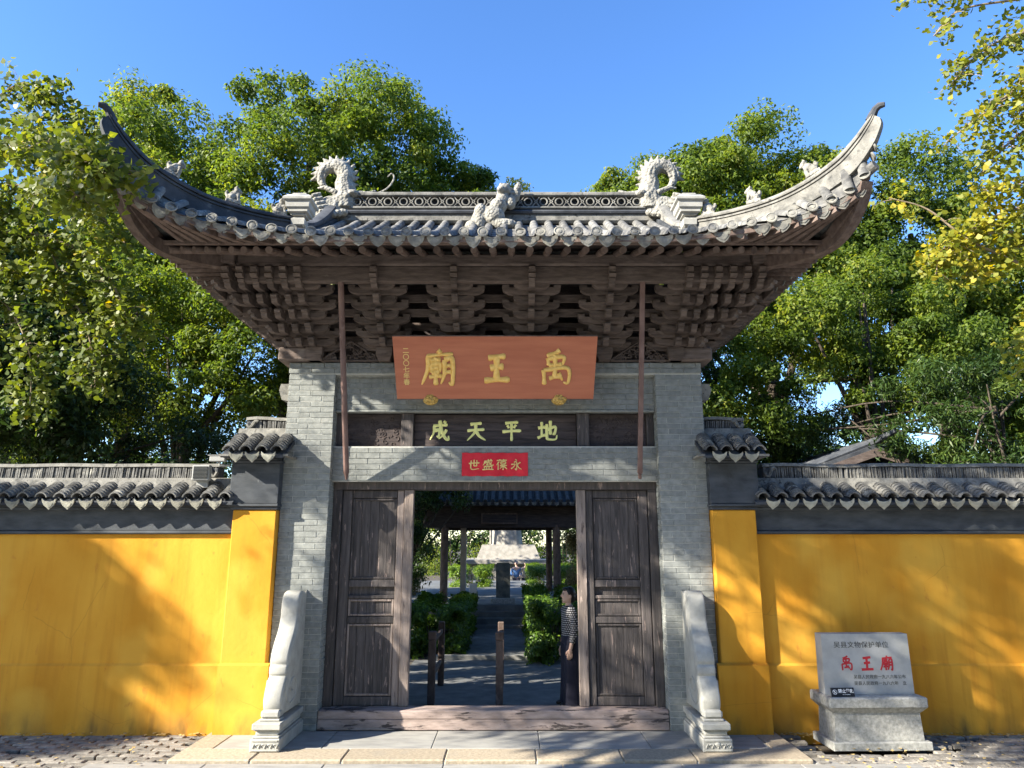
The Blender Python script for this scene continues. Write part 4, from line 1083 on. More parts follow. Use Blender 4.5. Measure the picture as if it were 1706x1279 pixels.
put('inscription', text_mesh('inscription', '吴县人民政府一九八六年　立', .044, 'ink', .001, -.0003), tb, (.125, -.0765, .585), (R(90), 0, 0))
ws = thing('warning_sign', 'small black no-climbing sign leaning on the marker pedestal', 'sign', (3.70, -.60, .477), rot=(R(-12), 0, R(2)))
obj('plate', MB().box(-.125, .125, -.006, .006, 0, .088, .003), 'sign_black', ws)
put('lettering', text_mesh('lettering', '禁止攀爬', .042, 'sign_white', .0006, .0008), ws, (.035, -.0072, .052), (R(90), 0, 0))
put('lettering', text_mesh('lettering', 'NO CLIMBING', .013, 'sign_white', .0006), ws, (.035, -.0072, .021), (R(90), 0, 0))
ic = MB().torus((-.085, -.007, .045), .022, .0022, 18, 4).tube([(-.1, -.008, .060), (-.07, -.008, .030)], .002, 4).tube([(-.088, -.0075, .06), (-.084, -.0075, .045), (-.092, -.0075, .030)], .003, 5).tube([(-.084, -.0075, .045), (-.074, -.0075, .034)], .0025, 5)
obj('pictogram', ic, 'sign_white', ws)

# ------------------------------------------------------------------ ground in front
g = put('ground', MB().add([(-600, -600, -.14), (600, -600, -.14), (600, 600, -.14), (-600, 600, -.14)], [(0, 1, 2, 3)]).mesh('ground', 'earth'), kind='structure')
fc = put('forecourt', MB().box(-3.15, 3.15, -1.07, 1.3, -.12, -.022).box(-9, 9, -11, -1.12, -.135, -.06).mesh('forecourt', 'mortar'), kind='structure')
def slab(x0, x1, y0, y1, z0, z1, m, c=.006, nm='paving_slab', par=fc): return obj(nm, MB().box(x0 + .003, x1 - .003, y0 + .003, y1 - .003, z0, z1 + rng.uniform(-.002, .002), c), m, par)
cx = [-3.15, -2.34, -1.45, -.45, .45, 1.30, 2.02, 3.15]
for a, b_ in zip(cx, cx[1:]): slab(a, b_, -1.08, -.68, -.12, 0, 'granite', .012, 'kerb_stone')
slab(-3.15, -2.86, -.68, .0, -.12, 0, 'granite', .01, 'kerb_stone'); slab(2.88, 3.15, -.68, .0, -.12, 0, 'granite', .01, 'kerb_stone')
xs_ = [-2.86, -1.75, -.62, .5, 1.65, 2.88]
for a, b_ in zip(xs_, xs_[1:]): slab(a, b_, -.68, .02, -.1, -.002, 'slab')
for k in range(7):
    x = -3.9 + k * 1.15
    for j in range(3): slab(x + (j % 2) * .5, x + 1.15 + (j % 2) * .5, -2.1 - j * .95 + .0, -1.10 - j * .95, -.14, -.03, 'slab')
slab(-3.42, -3.16, -1.75, -1.02, -.12, -.035, 'slab', .01, 'kerb_stone'); slab(3.16, 3.40, -1.6, -1.0, -.12, -.035, 'slab', .01, 'kerb_stone')
PAV = [MB().box(-.105, .105, -.046, .046, -.05, 0, .010).mesh('paver', 'paver') for _ in range(1)]
rest = MB(); pv = []
for s in (-1, 1):
    for j in range(26):
        for i in range(26):
            x = s * 3.30 + s * (i * .228) + (j % 2) * .114; y = -.05 - j * .104 + rng.uniform(-.006, .006)
            if abs(x) < 3.27 or abs(x) > 8.5: continue
            if s > 0 and 3.3 < x < 4.6 and y > -.68: continue
            if rng.random() < .05: continue
            pv.append((x + rng.uniform(-.008, .008), y, -.035 + rng.uniform(-.010, .004), rng.uniform(-.04, .04), rng.uniform(-.05, .05), rng.uniform(-.05, .05)))
pv.sort(key=lambda p: (abs(p[0]) > 6.3, -p[1] > 1.9, abs(p[0]) + .0))
for i, (x, y, z, a, b_, c_) in enumerate(pv):
    if i < 300: put('paver', PAV[0], fc, (x, y, z), (a, b_, c_))
    else: rest.box(-.105, .105, -.046, .046, -.05, 0, 0, Matrix.Translation((x, y, z)) @ Matrix.Rotation(c_, 4, 'Z'))
obj('paver', rest, 'paver', fc, 'stuff')
lf = MB()
for k in range(520):
    s = rng.choice((-1, 1, 1, 1)); x = s * rng.uniform(3.2, 6.8); y = rng.uniform(-1.5, -.05) if rng.random() < .6 else rng.uniform(-.14, -.03); a = rng.uniform(0, 6.3); r_ = rng.uniform(.012, .028)
    lf.add([(x + r_ * math.cos(a + q), y + r_ * math.sin(a + q), -.018 + rng.uniform(0, .015)) for q in (0, 1.3, 2.4, 4.2)], [(0, 1, 2, 3)])
obj('leaf_litter', lf, 'litter', kind='stuff')

# ------------------------------------------------------------------ courtyard behind the gate
cg = put('courtyard', MB().box(-30, 30, 1.3, 22, -.13, -.012).box(-30, 30, 22.0, 60, -.6, -.5).mesh('courtyard', 'earth'), kind='structure')
pt = put('path', MB().box(-1.55, 1.6, 1.22, 5.0, -.12, -.004).box(-.9, .8, 5.12, 9.2, -.12, .055).mesh('path', 'path'), kind='structure')
slab(-1.3, 1.2, 5.0, 5.12, -.1, .075, 'slab', .01, 'kerb_stone', pt)
for k in range(8): slab(-.62, .58, 5.16 + .5 * k, 5.16 + .5 * (k + 1), 0, .064, 'path', .006, 'paving_slab', pt)
for k in range(4): slab(-1.4, 1.4, 9.2 + .22 * k, 10.2, 0, .14 * (k + 1), 'path', .01, 'step', pt)
ter = put('terrace', MB().box(-7, 7, 10.0, 22, -.1, .545).mesh('terrace', 'path'), kind='structure')
# timber railing posts in the gateway
for i, (x, y, h, lab) in enumerate(((-.85, 1.35, .80, 'dark red railing post with sloping handrails inside the doorway'), (.045, 1.30, .80, 'lone weathered square post standing in the middle of the doorway'))):
    t = thing('railing_post', lab, 'post', (x, y, 0), 'timber posts inside the doorway')
    obj('post', MB().box(-.048, .048, -.048, .048, 0, h, .008), 'timber_red', t)
    obj('cap', MB().box(-.054, .054, -.054, .054, h + .002, h + .11, .012), 'timber_red', t)
    obj('post', MB().box(-.045, .045, 1.25, 1.34, 0, h + .10, .008), 'timber_red', t)
    for z in (h - .06, .32): obj('rail', MB().box(-.022, .022, .05, 1.25, z, z + .06, .006), 'timber_red', t)
# stele
t = thing('stele', 'dark upright stele on a pale block at the top of the steps', 'monument', (-.02, 10.35, .545))
obj('slab', MB().prism([(-.18, .15), (.18, .15), (.185, .98), (.15, 1.02), (-.15, 1.02), (-.185, .98)], 'xz', -.06, .06), 'stele', t)
obj('base', MB().box(-.31, .31, -.16, .16, 0, .15, .015), 'marker', t)
tag(obj('stone_post', MB().box(-.09, .09, -.09, .09, 0, .50, .01), 'whitewash', loc=(-.78, 10.25, .545)), 'short white square stone post beside the hedge near the stele', 'post')
# pavilion
pvn = thing('pavilion', 'dark open pavilion with tiled eave and hanging board seen through the doorway', 'pavilion', (0, 12, .545))
for x in (-1.62, 1.42):
    for y in ((-.9,) if x < 0 else (-.9, 3.2)):
        obj('column', MB().tube([(x, y, 0), (x, y, 2.0)], .105, 12), 'timber_red', pvn)
obj('end_wall', MB().box(-1.46, -1.28, 3.0, 3.25, 0, 2.0), 'whitewash', pvn)
obj('beam', MB().box(-2.2, 2.0, -1.0, -.8, 1.93, 2.50, .01).box(-2.2, 2.0, 3.1, 3.3, 1.93, 2.4).box(-2.2, -2.0, -.8, 3.1, 1.95, 2.3).box(1.8, 2.0, -.8, 3.1, 1.95, 2.3), 'panel', pvn)
obj('ceiling', MB().box(-2.6, 2.4, -1.2, 3.6, 2.502, 2.54), 'panel', pvn)
bd = obj('name_board', MB().box(-.48, .46, -1.10, -1.06, 2.06, 2.32, .006), 'panel', pvn, loc=(-.12, 0, -.02))
obj('frame', MB().box(-.5, .48, -1.115, -1.10, 2.30, 2.335).box(-.5, .48, -1.115, -1.10, 2.045, 2.08).box(-.5, -.47, -1.115, -1.10, 2.081, 2.299).box(.45, .48, -1.115, -1.10, 2.081, 2.299), 'timber_red', bd)
rf = obj('roof', MB().prism([(-1.5, 2.56), (1.2, 3.75), (3.9, 2.56), (3.9, 2.5), (-1.5, 2.5)], 'yz', -3.0, 2.8), 'ridge_dark', pvn)
PT = MB().tube([(0, 0, 0), (0, 2.7, 1.19)], .062, 8).mesh('tile_row', 'ridge_dark')
PD = MB().prism([(-.07, .02), (.07, .02), (.045, -.05), (0, -.085), (-.045, -.05)], 'xz', 0, .014).mesh('drip_tile', 'tile')
for k in range(29):
    put('tile_row', PT, rf, (-2.9 + .2 * k, -1.56, 2.60)); put('drip_tile', PD, rf, (-2.8 + .2 * k, -1.57, 2.56))
# statue on its stepped pedestal
st = thing('statue', 'pale stone robed statue on a broad granite pedestal beyond the pavilion', 'statue', (0.02, 31, -.5))
obj('pedestal_base', MB().box(-2.15, 2.15, -2.2, 3, 0, 1.5, .02), 'statue', st)
for k in range(4):
    for j in range(3): obj('block', MB().box(-2.13 + 1.06 * k + (j % 2) * .3, min(2.12, -2.13 + 1.06 * (k + 1) + (j % 2) * .3 - .02), -2.23, -2.19, .03 + .48 * j, .03 + .48 * (j + 1) - .02, .008), 'statue', st)
obj('cornice', MB().box(-2.28, 2.28, -2.4, 3.1, 1.51, 1.75, .03), 'statue', st)
fr_ = frus(MB(), 1.68, 1.6, 1.752, 1.38, 1.3, 2.5); obj('pedestal_block', fr_, 'statue', st)
rb = MB(); vs = []; nn = 28
for j, (r_, z) in enumerate(((.82, 3.2), (.80, 3.5), (.72, 4.2), (.66, 5.0), (.68, 5.8), (.74, 6.5), (.62, 6.9), (.25, 7.1))):
    for k in range(nn):
        a = 2 * math.pi * k / nn; q = r_ * (1 + .09 * math.sin(a * 7 + j * .3) * (1 if j < 5 else .3)); vs.append((q * math.cos(a) - .1, q * .7 * math.sin(a), z))
fs = [(j * nn + k, j * nn + (k + 1) % nn, (j + 1) * nn + (k + 1) % nn, (j + 1) * nn + k) for j in range(7) for k in range(nn)] + [tuple(range(nn)), tuple(range(7 * nn, 8 * nn))]
rb.add(vs, fs).ell((-.1, -.05, 7.5), (.30, .33, .42)).tube([(-.75, 0, 6.7), (-.85, -.25, 5.9), (-.35, -.6, 5.7)], [.22, .2, .14], 10).tube([(.55, 0, 6.7), (.65, -.25, 5.9), (.2, -.6, 5.6)], [.22, .2, .14], 10)
rb.tube([(-.95, -.5, 3.22), (-.92, -.5, 7.6)], .07, 8)
obj('robed_figure', rb, 'statue', st, ang=60, loc=(0, 0, -.7))

# ------------------------------------------------------------------ people
def skin_obj(name, verts, edges, rad, m, parent=None, sub=2, root=0):
    me = bpy.data.meshes.new(name); me.from_pydata(verts, edges, []); me.materials.append(M[m])
    o = put(name, me, parent)
    md = o.modifiers.new('skin', 'SKIN'); md.use_smooth_shade = True; md.branch_smoothing = .3
    for i, r_ in enumerate(rad):
        d = me.skin_vertices[0].data[i]; d.radius = (r_, r_) if not isinstance(r_, tuple) else r_; d.use_root = (i == root)
    sb_ = o.modifiers.new('sub', 'SUBSURF'); sb_.levels = sub; sb_.render_levels = sub
    return o
w = thing('person', 'woman in a black and white checked jacket and long dark trousers beside the door', 'person', (.97, 1.30, 0), rot=(0, 0, R(-78)))
w.scale = (.93, .93, .93)
# faces local -y (turned to the open doorway); x is her side
V_ = [(0, .01, .86), (0, .0, 1.0), (0, -.005, 1.15), (0, .0, 1.28), (0, .0, 1.345), (0, -.015, 1.40),
      (.09, .01, .80), (.095, .01, .46), (.10, .02, .09), (.10, -.10, .035), (-.09, .01, .80), (-.095, .01, .46), (-.10, .02, .09), (-.10, -.10, .035),
      (.16, .0, 1.285), (.205, .02, 1.05), (.20, -.03, .83), (.20, -.05, .755), (-.16, .0, 1.285), (-.205, .02, 1.05), (-.20, -.03, .83), (-.20, -.05, .755)]
E_ = [(0, 1), (1, 2), (2, 3), (3, 4), (4, 5), (0, 6), (6, 7), (7, 8), (8, 9), (0, 10), (10, 11), (11, 12), (12, 13), (3, 14), (14, 15), (15, 16), (16, 17), (3, 18), (18, 19), (19, 20), (20, 21)]
Rr = [(.13, .10), (.115, .09), (.13, .10), (.10, .08), .045, .05, .085, .06, .045, .035, .085, .06, .045, .035, .055, .04, .028, .03, .055, .04, .028, .03]
body = skin_obj('body', V_, E_, Rr, 'skin', w)
hd = MB().ell((0, -.01, 1.475), (.070, .088, .108), 18, 14).ell((0, -.035, 1.425), (.052, .060, .062), 14, 10)
hd.tube([(0, -.092, 1.495), (0, -.108, 1.463), (0, -.090, 1.452)], [.010, .015, .010], 8)          # nose
hd.ell((0, -.090, 1.425), (.022, .010, .006), 8, 5).ell((0, -.088, 1.412), (.020, .010, .007), 8, 5).ell((0, -.080, 1.385), (.022, .018, .018), 8, 6)
for s in (-1, 1): hd.ell((s * .070, .005, 1.465), (.010, .020, .030), 8, 6)
head_o = obj('head', hd, 'skin', w, ang=180); remesh(head_o, .006)
fe = MB()
for s in (-1, 1): fe.ell((s * .028, -.088, 1.487), (.012, .008, .005), 8, 5).tube([(s * .014, -.093, 1.505), (s * .03, -.092, 1.509), (s * .046, -.080, 1.503)], .0035, 5)
obj('eye', fe, 'hair', head_o)
hr_ = MB().ell((0, .018, 1.505), (.078, .088, .095), 16, 12).ell((0, .045, 1.455), (.070, .062, .085), 14, 10).ell((0, .115, 1.44), (.035, .04, .045), 10, 8).ell((0, -.045, 1.560), (.058, .045, .032), 12, 8)
obj('hair', hr_, 'hair', w, ang=180)
for s in (-1, 1):                                            # hands hang relaxed
    hm = MB().ell((s * .20, -.055, .735), (.016, .036, .045), 10, 8)
    for k in range(4):
        L_ = (.062, .070, .066, .052)[k]; y0 = -.085 + .02 * k
        hm.tube([(s * .20, y0, .71), (s * .198, y0 - .003, .695 - L_ * .35), (s * .190, y0 - .002, .695 - L_ * .75), (s * .180, y0, .695 - L_)], [.0095, .009, .0085, .006], 7)
    hm.tube([(s * .19, -.085, .745), (s * .178, -.10, .715), (s * .172, -.100, .685)], [.012, .0105, .007], 7)
    obj('hand', hm, 'skin', w, ang=180)
J = skin_obj('jacket', [(0, .0, .88), (0, .0, 1.0), (0, -.005, 1.15), (0, .0, 1.27), (0, .003, 1.34), (.165, .0, 1.285), (.212, .02, 1.05), (.205, -.028, .835), (-.165, .0, 1.285), (-.212, .02, 1.05), (-.205, -.028, .835)],
             [(0, 1), (1, 2), (2, 3), (3, 4), (3, 5), (5, 6), (6, 7), (3, 8), (8, 9), (9, 10)], [(.155, .125), (.145, .115), (.150, .122), (.115, .098), .055, .070, .056, .046, .070, .056, .046], 'check', w)
tr = MB()
for s in (-1, 1):
    prof = [(.095, .90), (.105, .78), (.105, .5), (.115, .2), (.125, .03)]
    vs = []; n = 18
    for r_, z in prof:
        for k in range(n):
            a = 2 * math.pi * k / n; q = r_ * (1 + .04 * math.sin(a * 5))
            vs.append((s * .085 + q * .95 * math.cos(a), .01 + q * 1.1 * math.sin(a), z))
    fs = [(j * n + k, j * n + (k + 1) % n, (j + 1) * n + (k + 1) % n, (j + 1) * n + k) for j in range(4) for k in range(n)] + [tuple(range(n))]
    tr.add(vs, fs)
tr.ell((0, .008, .88), (.165, .125, .10), 18, 10)
obj('trousers', tr, 'trousers', w, ang=180)
obj('shoe', MB().ell((.09, -.09, .03), (.04, .10, .035)).ell((-.09, -.09, .03), (.04, .10, .035)), 'hair', w, ang=180)
def tourist(x, y, m, label, lean):
    t_ = thing('person', label, 'person', (x, y, -.5), 'visitors by the statue')
    V2 = [(0, 0, .88), (0, -.01, 1.1), (lean * .02, -.02, 1.36), (lean * .03, -.02, 1.47), (lean * .03, -.02, 1.56), (.09, 0, .84), (.10, .02, .45), (.10, 0, .08), (.10, -.12, .04), (-.09, 0, .84), (-.10, .02, .45), (-.10, 0, .08), (-.10, -.12, .04),
          (.18, -.02, 1.36), (.24, .0, 1.1), (.16, -.18, .98), (-.18, -.02, 1.36), (-.24, .0, 1.1), (-.16, -.18, .98)]
    E2 = [(0, 1), (1, 2), (2, 3), (3, 4), (0, 5), (5, 6), (6, 7), (7, 8), (0, 9), (9, 10), (10, 11), (11, 12), (2, 13), (13, 14), (14, 15), (2, 16), (16, 17), (17, 18)]
    skin_obj('body', V2, E2, [(.13, .1), (.13, .1), (.12, .09), .05, .06, .085, .06, .045, .035, .085, .06, .045, .035, .06, .045, .035, .06, .045, .035], 'skin', t_, 1)
    skin_obj('jacket', [(0, 0, .82), (0, -.01, 1.1), (lean * .02, -.02, 1.34), (.185, -.02, 1.35), (.245, .0, 1.1), (.185, -.14, 1.0), (-.185, -.02, 1.35), (-.245, .0, 1.1), (-.185, -.14, 1.0)],
             [(0, 1), (1, 2), (2, 3), (3, 4), (4, 5), (2, 6), (6, 7), (7, 8)], [(.165, .13), (.16, .13), (.14, .11), .075, .06, .05, .075, .06, .05], m, t_, 1)
    skin_obj('trousers', [(0, 0, .88), (.09, 0, .82), (.10, .02, .45), (.10, 0, .10), (-.09, 0, .82), (-.10, .02, .45), (-.10, 0, .10)], [(0, 1), (1, 2), (2, 3), (0, 4), (4, 5), (5, 6)], [.15, .11, .09, .08, .11, .09, .08], 'trousers', t_, 1)
    obj('head', MB().ell((lean * .03, -.03, 1.60), (.075, .09, .11)).ell((lean * .03, -.115, 1.59), (.014, .018, .02)).ell((lean * .03 - .075, -.02, 1.60), (.01, .02, .03)).ell((lean * .03 + .075, -.02, 1.60), (.01, .02, .03)), 'skin', t_, ang=180)
    obj('hair', MB().ell((lean * .03, .0, 1.635), (.085, .09, .095)), 'hair', t_, ang=180)
tourist(.42, 27.5, 'blue', 'distant visitor in a blue jacket standing by the far pedestal', 0)
tourist(.86, 27.5, 'beige', 'distant visitor in beige with dark hair next to the one in blue', 1)

# gabled house behind the wall
hs = thing('house', 'grey gabled roof of a small house behind the wall, under the bamboo', 'house', (7.45, 6.0, 0))
hy = 4.0
obj('wall', MB().prism([(-1.7, 0), (1.7, 0), (1.7, 3.05), (0, 3.80), (-1.7, 3.05)], 'xz', 0, hy), 'timber', hs)
for s in (-1, 1):
    rfp = obj('roof', MB().prism([(s * 0, 3.98), (s * 1.1, 3.58), (s * 2.2, 3.20), (s * 2.2, 3.10), (s * 1.1, 3.48), (s * 0, 3.86)], 'xz', -.55, hy + .3), 'ridge_dark', hs)
    obj('barge_board', MB().prism([(s * 0, 3.90), (s * 1.1, 3.51), (s * 2.15, 3.12), (s * 2.15, 3.0), (s * 1.1, 3.36), (s * 0, 3.74)], 'xz', -.60, -.553), 'timber', rfp)
    for k in range(16): obj('tile_row', MB().tube([(s * .05, -.4 + .3 * k, 4.0), (s * 1.1, -.4 + .3 * k, 3.6), (s * 2.2, -.4 + .3 * k, 3.22)], .06, 6), 'ridge_dark', rfp)
obj('ridge', MB().tube([(.25, -.9, 4.20), (.05, -.62, 4.06), (0, -.3, 4.02), (0, hy + .3, 4.02)], [.05, .08, .09, .09], 8), 'ridge_dark', hs)
# ------------------------------------------------------------------ trees
def np_mesh(name, V, faces_n, nv, m, tint):
    """V: (n*nv, 3) vertices of n leaves with nv corners each; faces_n: corner loops of one leaf."""
    n = len(V) // nv
    me = bpy.data.meshes.new(name)
    me.vertices.add(len(V)); me.vertices.foreach_set('co', V.astype(np.float32).ravel())
    loops = np.concatenate([np.array(f) for f in faces_n]); per = len(loops)
    idx = (np.arange(n)[:, None] * nv + loops[None, :]).ravel()
    me.loops.add(len(idx)); me.loops.foreach_set('vertex_index', idx.astype(np.int32))
    tot = np.tile(np.array([len(f) for f in faces_n]), n); st = np.concatenate([[0], np.cumsum(tot)[:-1]])
    me.polygons.add(len(tot)); me.polygons.foreach_set('loop_start', st.astype(np.int32))
    at = me.attributes.new('tint', 'FLOAT', 'POINT'); at.data.foreach_set('value', np.repeat(tint, nv).astype(np.float32))
    me.update(calc_edges=True); me.validate()
    me.materials.append(M[m]); return me
def unit(a): return a / np.maximum(np.linalg.norm(a, axis=1, keepdims=True), 1e-9)
def leaves(C, N, L, W, rs, droop=.4, fold=.2):
    """pointed leaves: one folded quad each, at centres C, facing N"""
    n = len(C)
    a = rs.normal(size=(n, 3)); a[:, 2] -= droop * 2; a = unit(a - N * np.sum(a * N, 1, keepdims=True)); b = np.cross(N, a)
    l = (L * rs.uniform(.7, 1.25, n))[:, None]; w = (W * rs.uniform(.75, 1.2, n))[:, None]
    V = np.empty((n, 4, 3))
    V[:, 0] = C - a * l * .5; V[:, 1] = C + b * w * .5 + N * w * fold - a * l * .05; V[:, 2] = C + a * l * .5 - N * l * .12; V[:, 3] = C - b * w * .5 + N * w * fold - a * l * .05
    return V.reshape(-1, 3)
def crown_points(ells, nclump, per, rc, rs, shell=.55, flat=.75):
    """leaf positions: clumps spread over crown ellipsoids, leaves on the outside of every clump"""
    vol = np.array([e[3] * e[4] * e[5] for e in ells]) ** .67; pk = rs.choice(len(ells), nclump, p=vol / vol.sum())
    E_ = np.array(ells)[pk]
    d = unit(rs.normal(size=(nclump, 3))); r = shell + (1 - shell) * rs.random(nclump) ** .6
    cc = E_[:, :3] + d * E_[:, 3:6] * r[:, None]
    rad = rc * rs.uniform(.55, 1.35, nclump)
    k = np.repeat(np.arange(nclump), per); n = len(k)
    dd = unit(rs.normal(size=(n, 3)) + np.array([0, 0, .25])); rr = .45 + .6 * rs.random(n) ** .7
    wob = 1 + .3 * np.sin(dd[:, 0] * 5 + k) * np.cos(dd[:, 2] * 4 + k * 1.7)
    C = cc[k] + dd * (rad[k] * rr * wob)[:, None] * np.array([1, 1, flat])
    N = unit(dd * .7 + rs.normal(size=(n, 3)) * .55 + np.array([0, 0, .55]))
    return C, N, k, cc, d
def limbs(b, base, top, ells, rs, r0, nl=10):
    base, top = Vector(base), Vector(top)
    pth = [base + (top - base) * t + Vector((math.sin(t * 5 + base.x) * .18, math.cos(t * 4) * .12, 0)) * (t > 0) for t in np.linspace(0, 1, 9)]
    b.tube(pth, [r0 * (1.25 if i == 0 else 1 - .75 * i / 8) for i in range(9)], 10)
    for i in range(nl):
        e = ells[rs.integers(len(ells))]; t0 = rs.uniform(.35, .95); s = base + (top - base) * t0
        q = Vector((e[0] + rs.uniform(-.6, .6) * e[3], e[1] + rs.uniform(-.6, .6) * e[4], e[2] + rs.uniform(-.4, .7) * e[5]))
        mid = s.lerp(q, .5) + Vector((0, 0, -.2 + rs.uniform(0, .5)))
        b.tube(catmull([s, mid, q], 4), [r0 * (.5 - .45 * k / 8) * (1 - .5 * t0) + .012 for k in range(9)], 7)
def tree(name, label, group, base, top, ells, nclump, per, rc, L, W, m, seed, r0=.3, tb=.0, nl=10, shell=.5, cat='tree', bark='bark', droop=.5):
    rs = np.random.default_rng(seed)
    t = thing(name, label, cat, (base[0], base[1], 0), group)
    off = np.array([base[0], base[1], 0])
    b = MB(); limbs(b, (0, 0, base[2] - .1), Vector(top) - Vector((base[0], base[1], 0)), [(e[0] - base[0], e[1] - base[1], *e[2:]) for e in ells], rs, r0, nl)
    obj('trunk', b, bark, t, ang=60)
    C, N, k, cc, d = crown_points(ells, nclump, per, rc, rs, shell)
    ct = rs.normal(0, .16, nclump) + tb
    tint = np.clip(.42 + ct[k] + rs.normal(0, .17, len(C)), 0, 1)
    V = leaves(C - off, N, L, W, rs, droop)
    put('crown', np_mesh('crown', V, [(0, 1, 2, 3)], 4, m, tint), t)
    return t
BACK = 'trees standing behind the wall and gate'
tree('camphor_tree', 'tall green tree behind the gate, its crown over the sunlit hip ridge and dragon', BACK, (-6.2, 9.5, 0), (-5.6, 10.5, 13), [(-6.0, 10.5, 12.6, 2.6, 2.6, 3.2), (-4.0, 10.8, 12.8, 2.2, 2.4, 3.0), (-7.3, 9.6, 10.0, 2.0, 2.2, 2.2), (-2.2, 11, 11.6, 2.0, 2.2, 2.2), (-4.6, 10, 9.8, 3.0, 2.4, 2.0)], 230, 470, .62, .13, .066, 'leaf_camphor', 1, .32)
tree('camphor_tree', 'tall tree peaking highest behind the dark upturned roof corner', BACK, (-10.6, 10, 0), (-10, 10.5, 12), [(-10.3, 10.5, 13.0, 1.6, 2.0, 2.6), (-9.2, 10.5, 11.6, 1.9, 2.2, 2.0), (-11.4, 10, 10.0, 2.4, 2.2, 2.4), (-8.6, 9.5, 8.6, 2.6, 2.0, 2.0)], 170, 470, .6, .13, .066, 'leaf_camphor', 2, .28)
tree('camphor_tree', 'green tree whose rounded crown ends in the gap of blue sky above the ridge lion', BACK, (-3.4, 13.4, 0), (-1.2, 12.5, 11), [(-.6, 12.5, 11.3, 1.9, 1.8, 2.3), (-2.4, 12.5, 11.0, 2.2, 2, 2.4), (-1.2, 12, 8.6, 2.4, 2, 2.4)], 120, 470, .55, .13, .066, 'leaf_camphor', 3, .25)
tree('camphor_tree', 'sunlit lower tree beside the hanging ginkgo leaves, above the floodlight wall', BACK, (-7.3, 6.8, 0), (-6.9, 7.3, 6.4), [(-6.4, 7, 7.6, 1.9, 1.6, 1.6), (-5.6, 7, 6.2, 1.5, 1.5, 1.3), (-8.4, 7, 7.0, 1.9, 1.6, 1.5), (-6.6, 6.8, 5.0, 1.5, 1.2, .8), (-8.6, 6.8, 5.2, 1.6, 1.2, .9)], 120, 430, .5, .105, .054, 'leaf_camphor', 4, .2, .04)
tree('camphor_tree', 'tall tree with pointed top behind the second dragon and its vase', BACK, (7.0, 9.5, 0), (7.4, 11, 12), [(7.6, 11, 12.0, 2.2, 2.2, 2.5), (5.6, 11, 11.6, 2.0, 2.2, 2.0), (9.4, 11, 11.3, 2.0, 2.2, 2.0), (7.6, 10.4, 9.0, 3.4, 2.4, 2.0)], 220, 470, .6, .13, .066, 'leaf_camphor', 5, .34)
tree('camphor_tree', 'narrow green tree next to the sky gap, behind the openwork ridge', BACK, (4.6, 13.0, 0), (3.8, 12.6, 11), [(4.3, 12.6, 12.2, 1.9, 1.7, 2.2), (3.3, 12.6, 11.0, 1.7, 1.8, 1.9), (5.6, 12.6, 11.6, 1.8, 2.0, 2.4)], 140, 470, .52, .13, .066, 'leaf_camphor', 6, .22)
tree('camphor_tree', 'broad dark green tree beside the pale upturned roof corner', BACK, (12.2, 10.5, 0), (12.2, 11, 11), [(12.0, 11, 11.2, 2.2, 2.2, 2.5), (13.8, 11, 9.6, 2.2, 2.2, 2.2), (11.2, 10.5, 8.4, 2.4, 2.2, 2.0), (14.6, 10.5, 7.2, 2.2, 2, 2)], 190, 470, .6, .13, .066, 'leaf_camphor', 7, .32, -.04)
tree('camphor_tree', 'lower bright leafy tree below the pale roof corner, above the marker wall', BACK, (8.6, 7, 0), (8.4, 7.6, 6.2), [(6.6, 7.2, 6.7, 1.5, 1.4, 1.3), (8.6, 7.6, 7.2, 1.9, 1.6, 1.5), (10.2, 7.6, 6.4, 1.8, 1.6, 1.4), (5.8, 7.2, 5.2, 1.2, 1.2, .9), (8.9, 7.2, 5.4, 1.6, 1.3, .9)], 130, 430, .48, .105, .054, 'leaf_camphor', 8, .24, .03)
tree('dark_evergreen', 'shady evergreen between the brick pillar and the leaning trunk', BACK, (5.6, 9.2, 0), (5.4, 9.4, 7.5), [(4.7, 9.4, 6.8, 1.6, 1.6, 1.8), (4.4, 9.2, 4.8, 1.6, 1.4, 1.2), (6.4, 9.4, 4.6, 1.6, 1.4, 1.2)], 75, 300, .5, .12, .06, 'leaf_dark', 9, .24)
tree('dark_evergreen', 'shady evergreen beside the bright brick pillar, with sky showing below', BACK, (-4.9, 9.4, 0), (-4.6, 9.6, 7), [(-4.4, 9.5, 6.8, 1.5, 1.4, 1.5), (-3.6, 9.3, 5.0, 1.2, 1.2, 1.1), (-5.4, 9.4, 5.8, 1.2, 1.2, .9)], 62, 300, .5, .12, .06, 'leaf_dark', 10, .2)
tree('bamboo', 'dark clump of bamboo behind the floodlight wall, under the ginkgo', 'bamboo clumps behind the walls', (-8.2, 4.2, 0), (-8.2, 4.2, 5), [(-7.3, 4.2, 3.9, 1.1, 1, 1.3), (-8.8, 4.2, 4.4, 1.4, 1, 1.5), (-6.1, 4.4, 3.6, 1.0, .9, .7)], 70, 280, .42, .14, .028, 'leaf_dark', 11, .05, -.05, 14, cat='bamboo')
tree('bamboo', 'bamboo clump with bright tips behind the marker wall, over the little roof', 'bamboo clumps behind the walls', (9.4, 4.6, 0), (9.4, 4.6, 5), [(8.6, 5.2, 4.6, 1.2, 1, 1.1), (9.9, 4.8, 4.4, 1.3, 1, 1.4), (7.2, 8.0, 4.6, 1.2, 1, .9), (9.0, 4.6, 3.4, 1.2, .8, .6)], 74, 280, .40, .14, .028, 'leaf_dark', 12, .05, .06, 14, cat='bamboo')
b = MB(); b.tube(catmull([(7.0, 8, 0), (6.7, 8, 2.5), (7.1, 8, 4.6), (7.7, 8, 6.0), (8.1, 8, 7.2)], 5), [.30 - .008 * k for k in range(21)], 10)
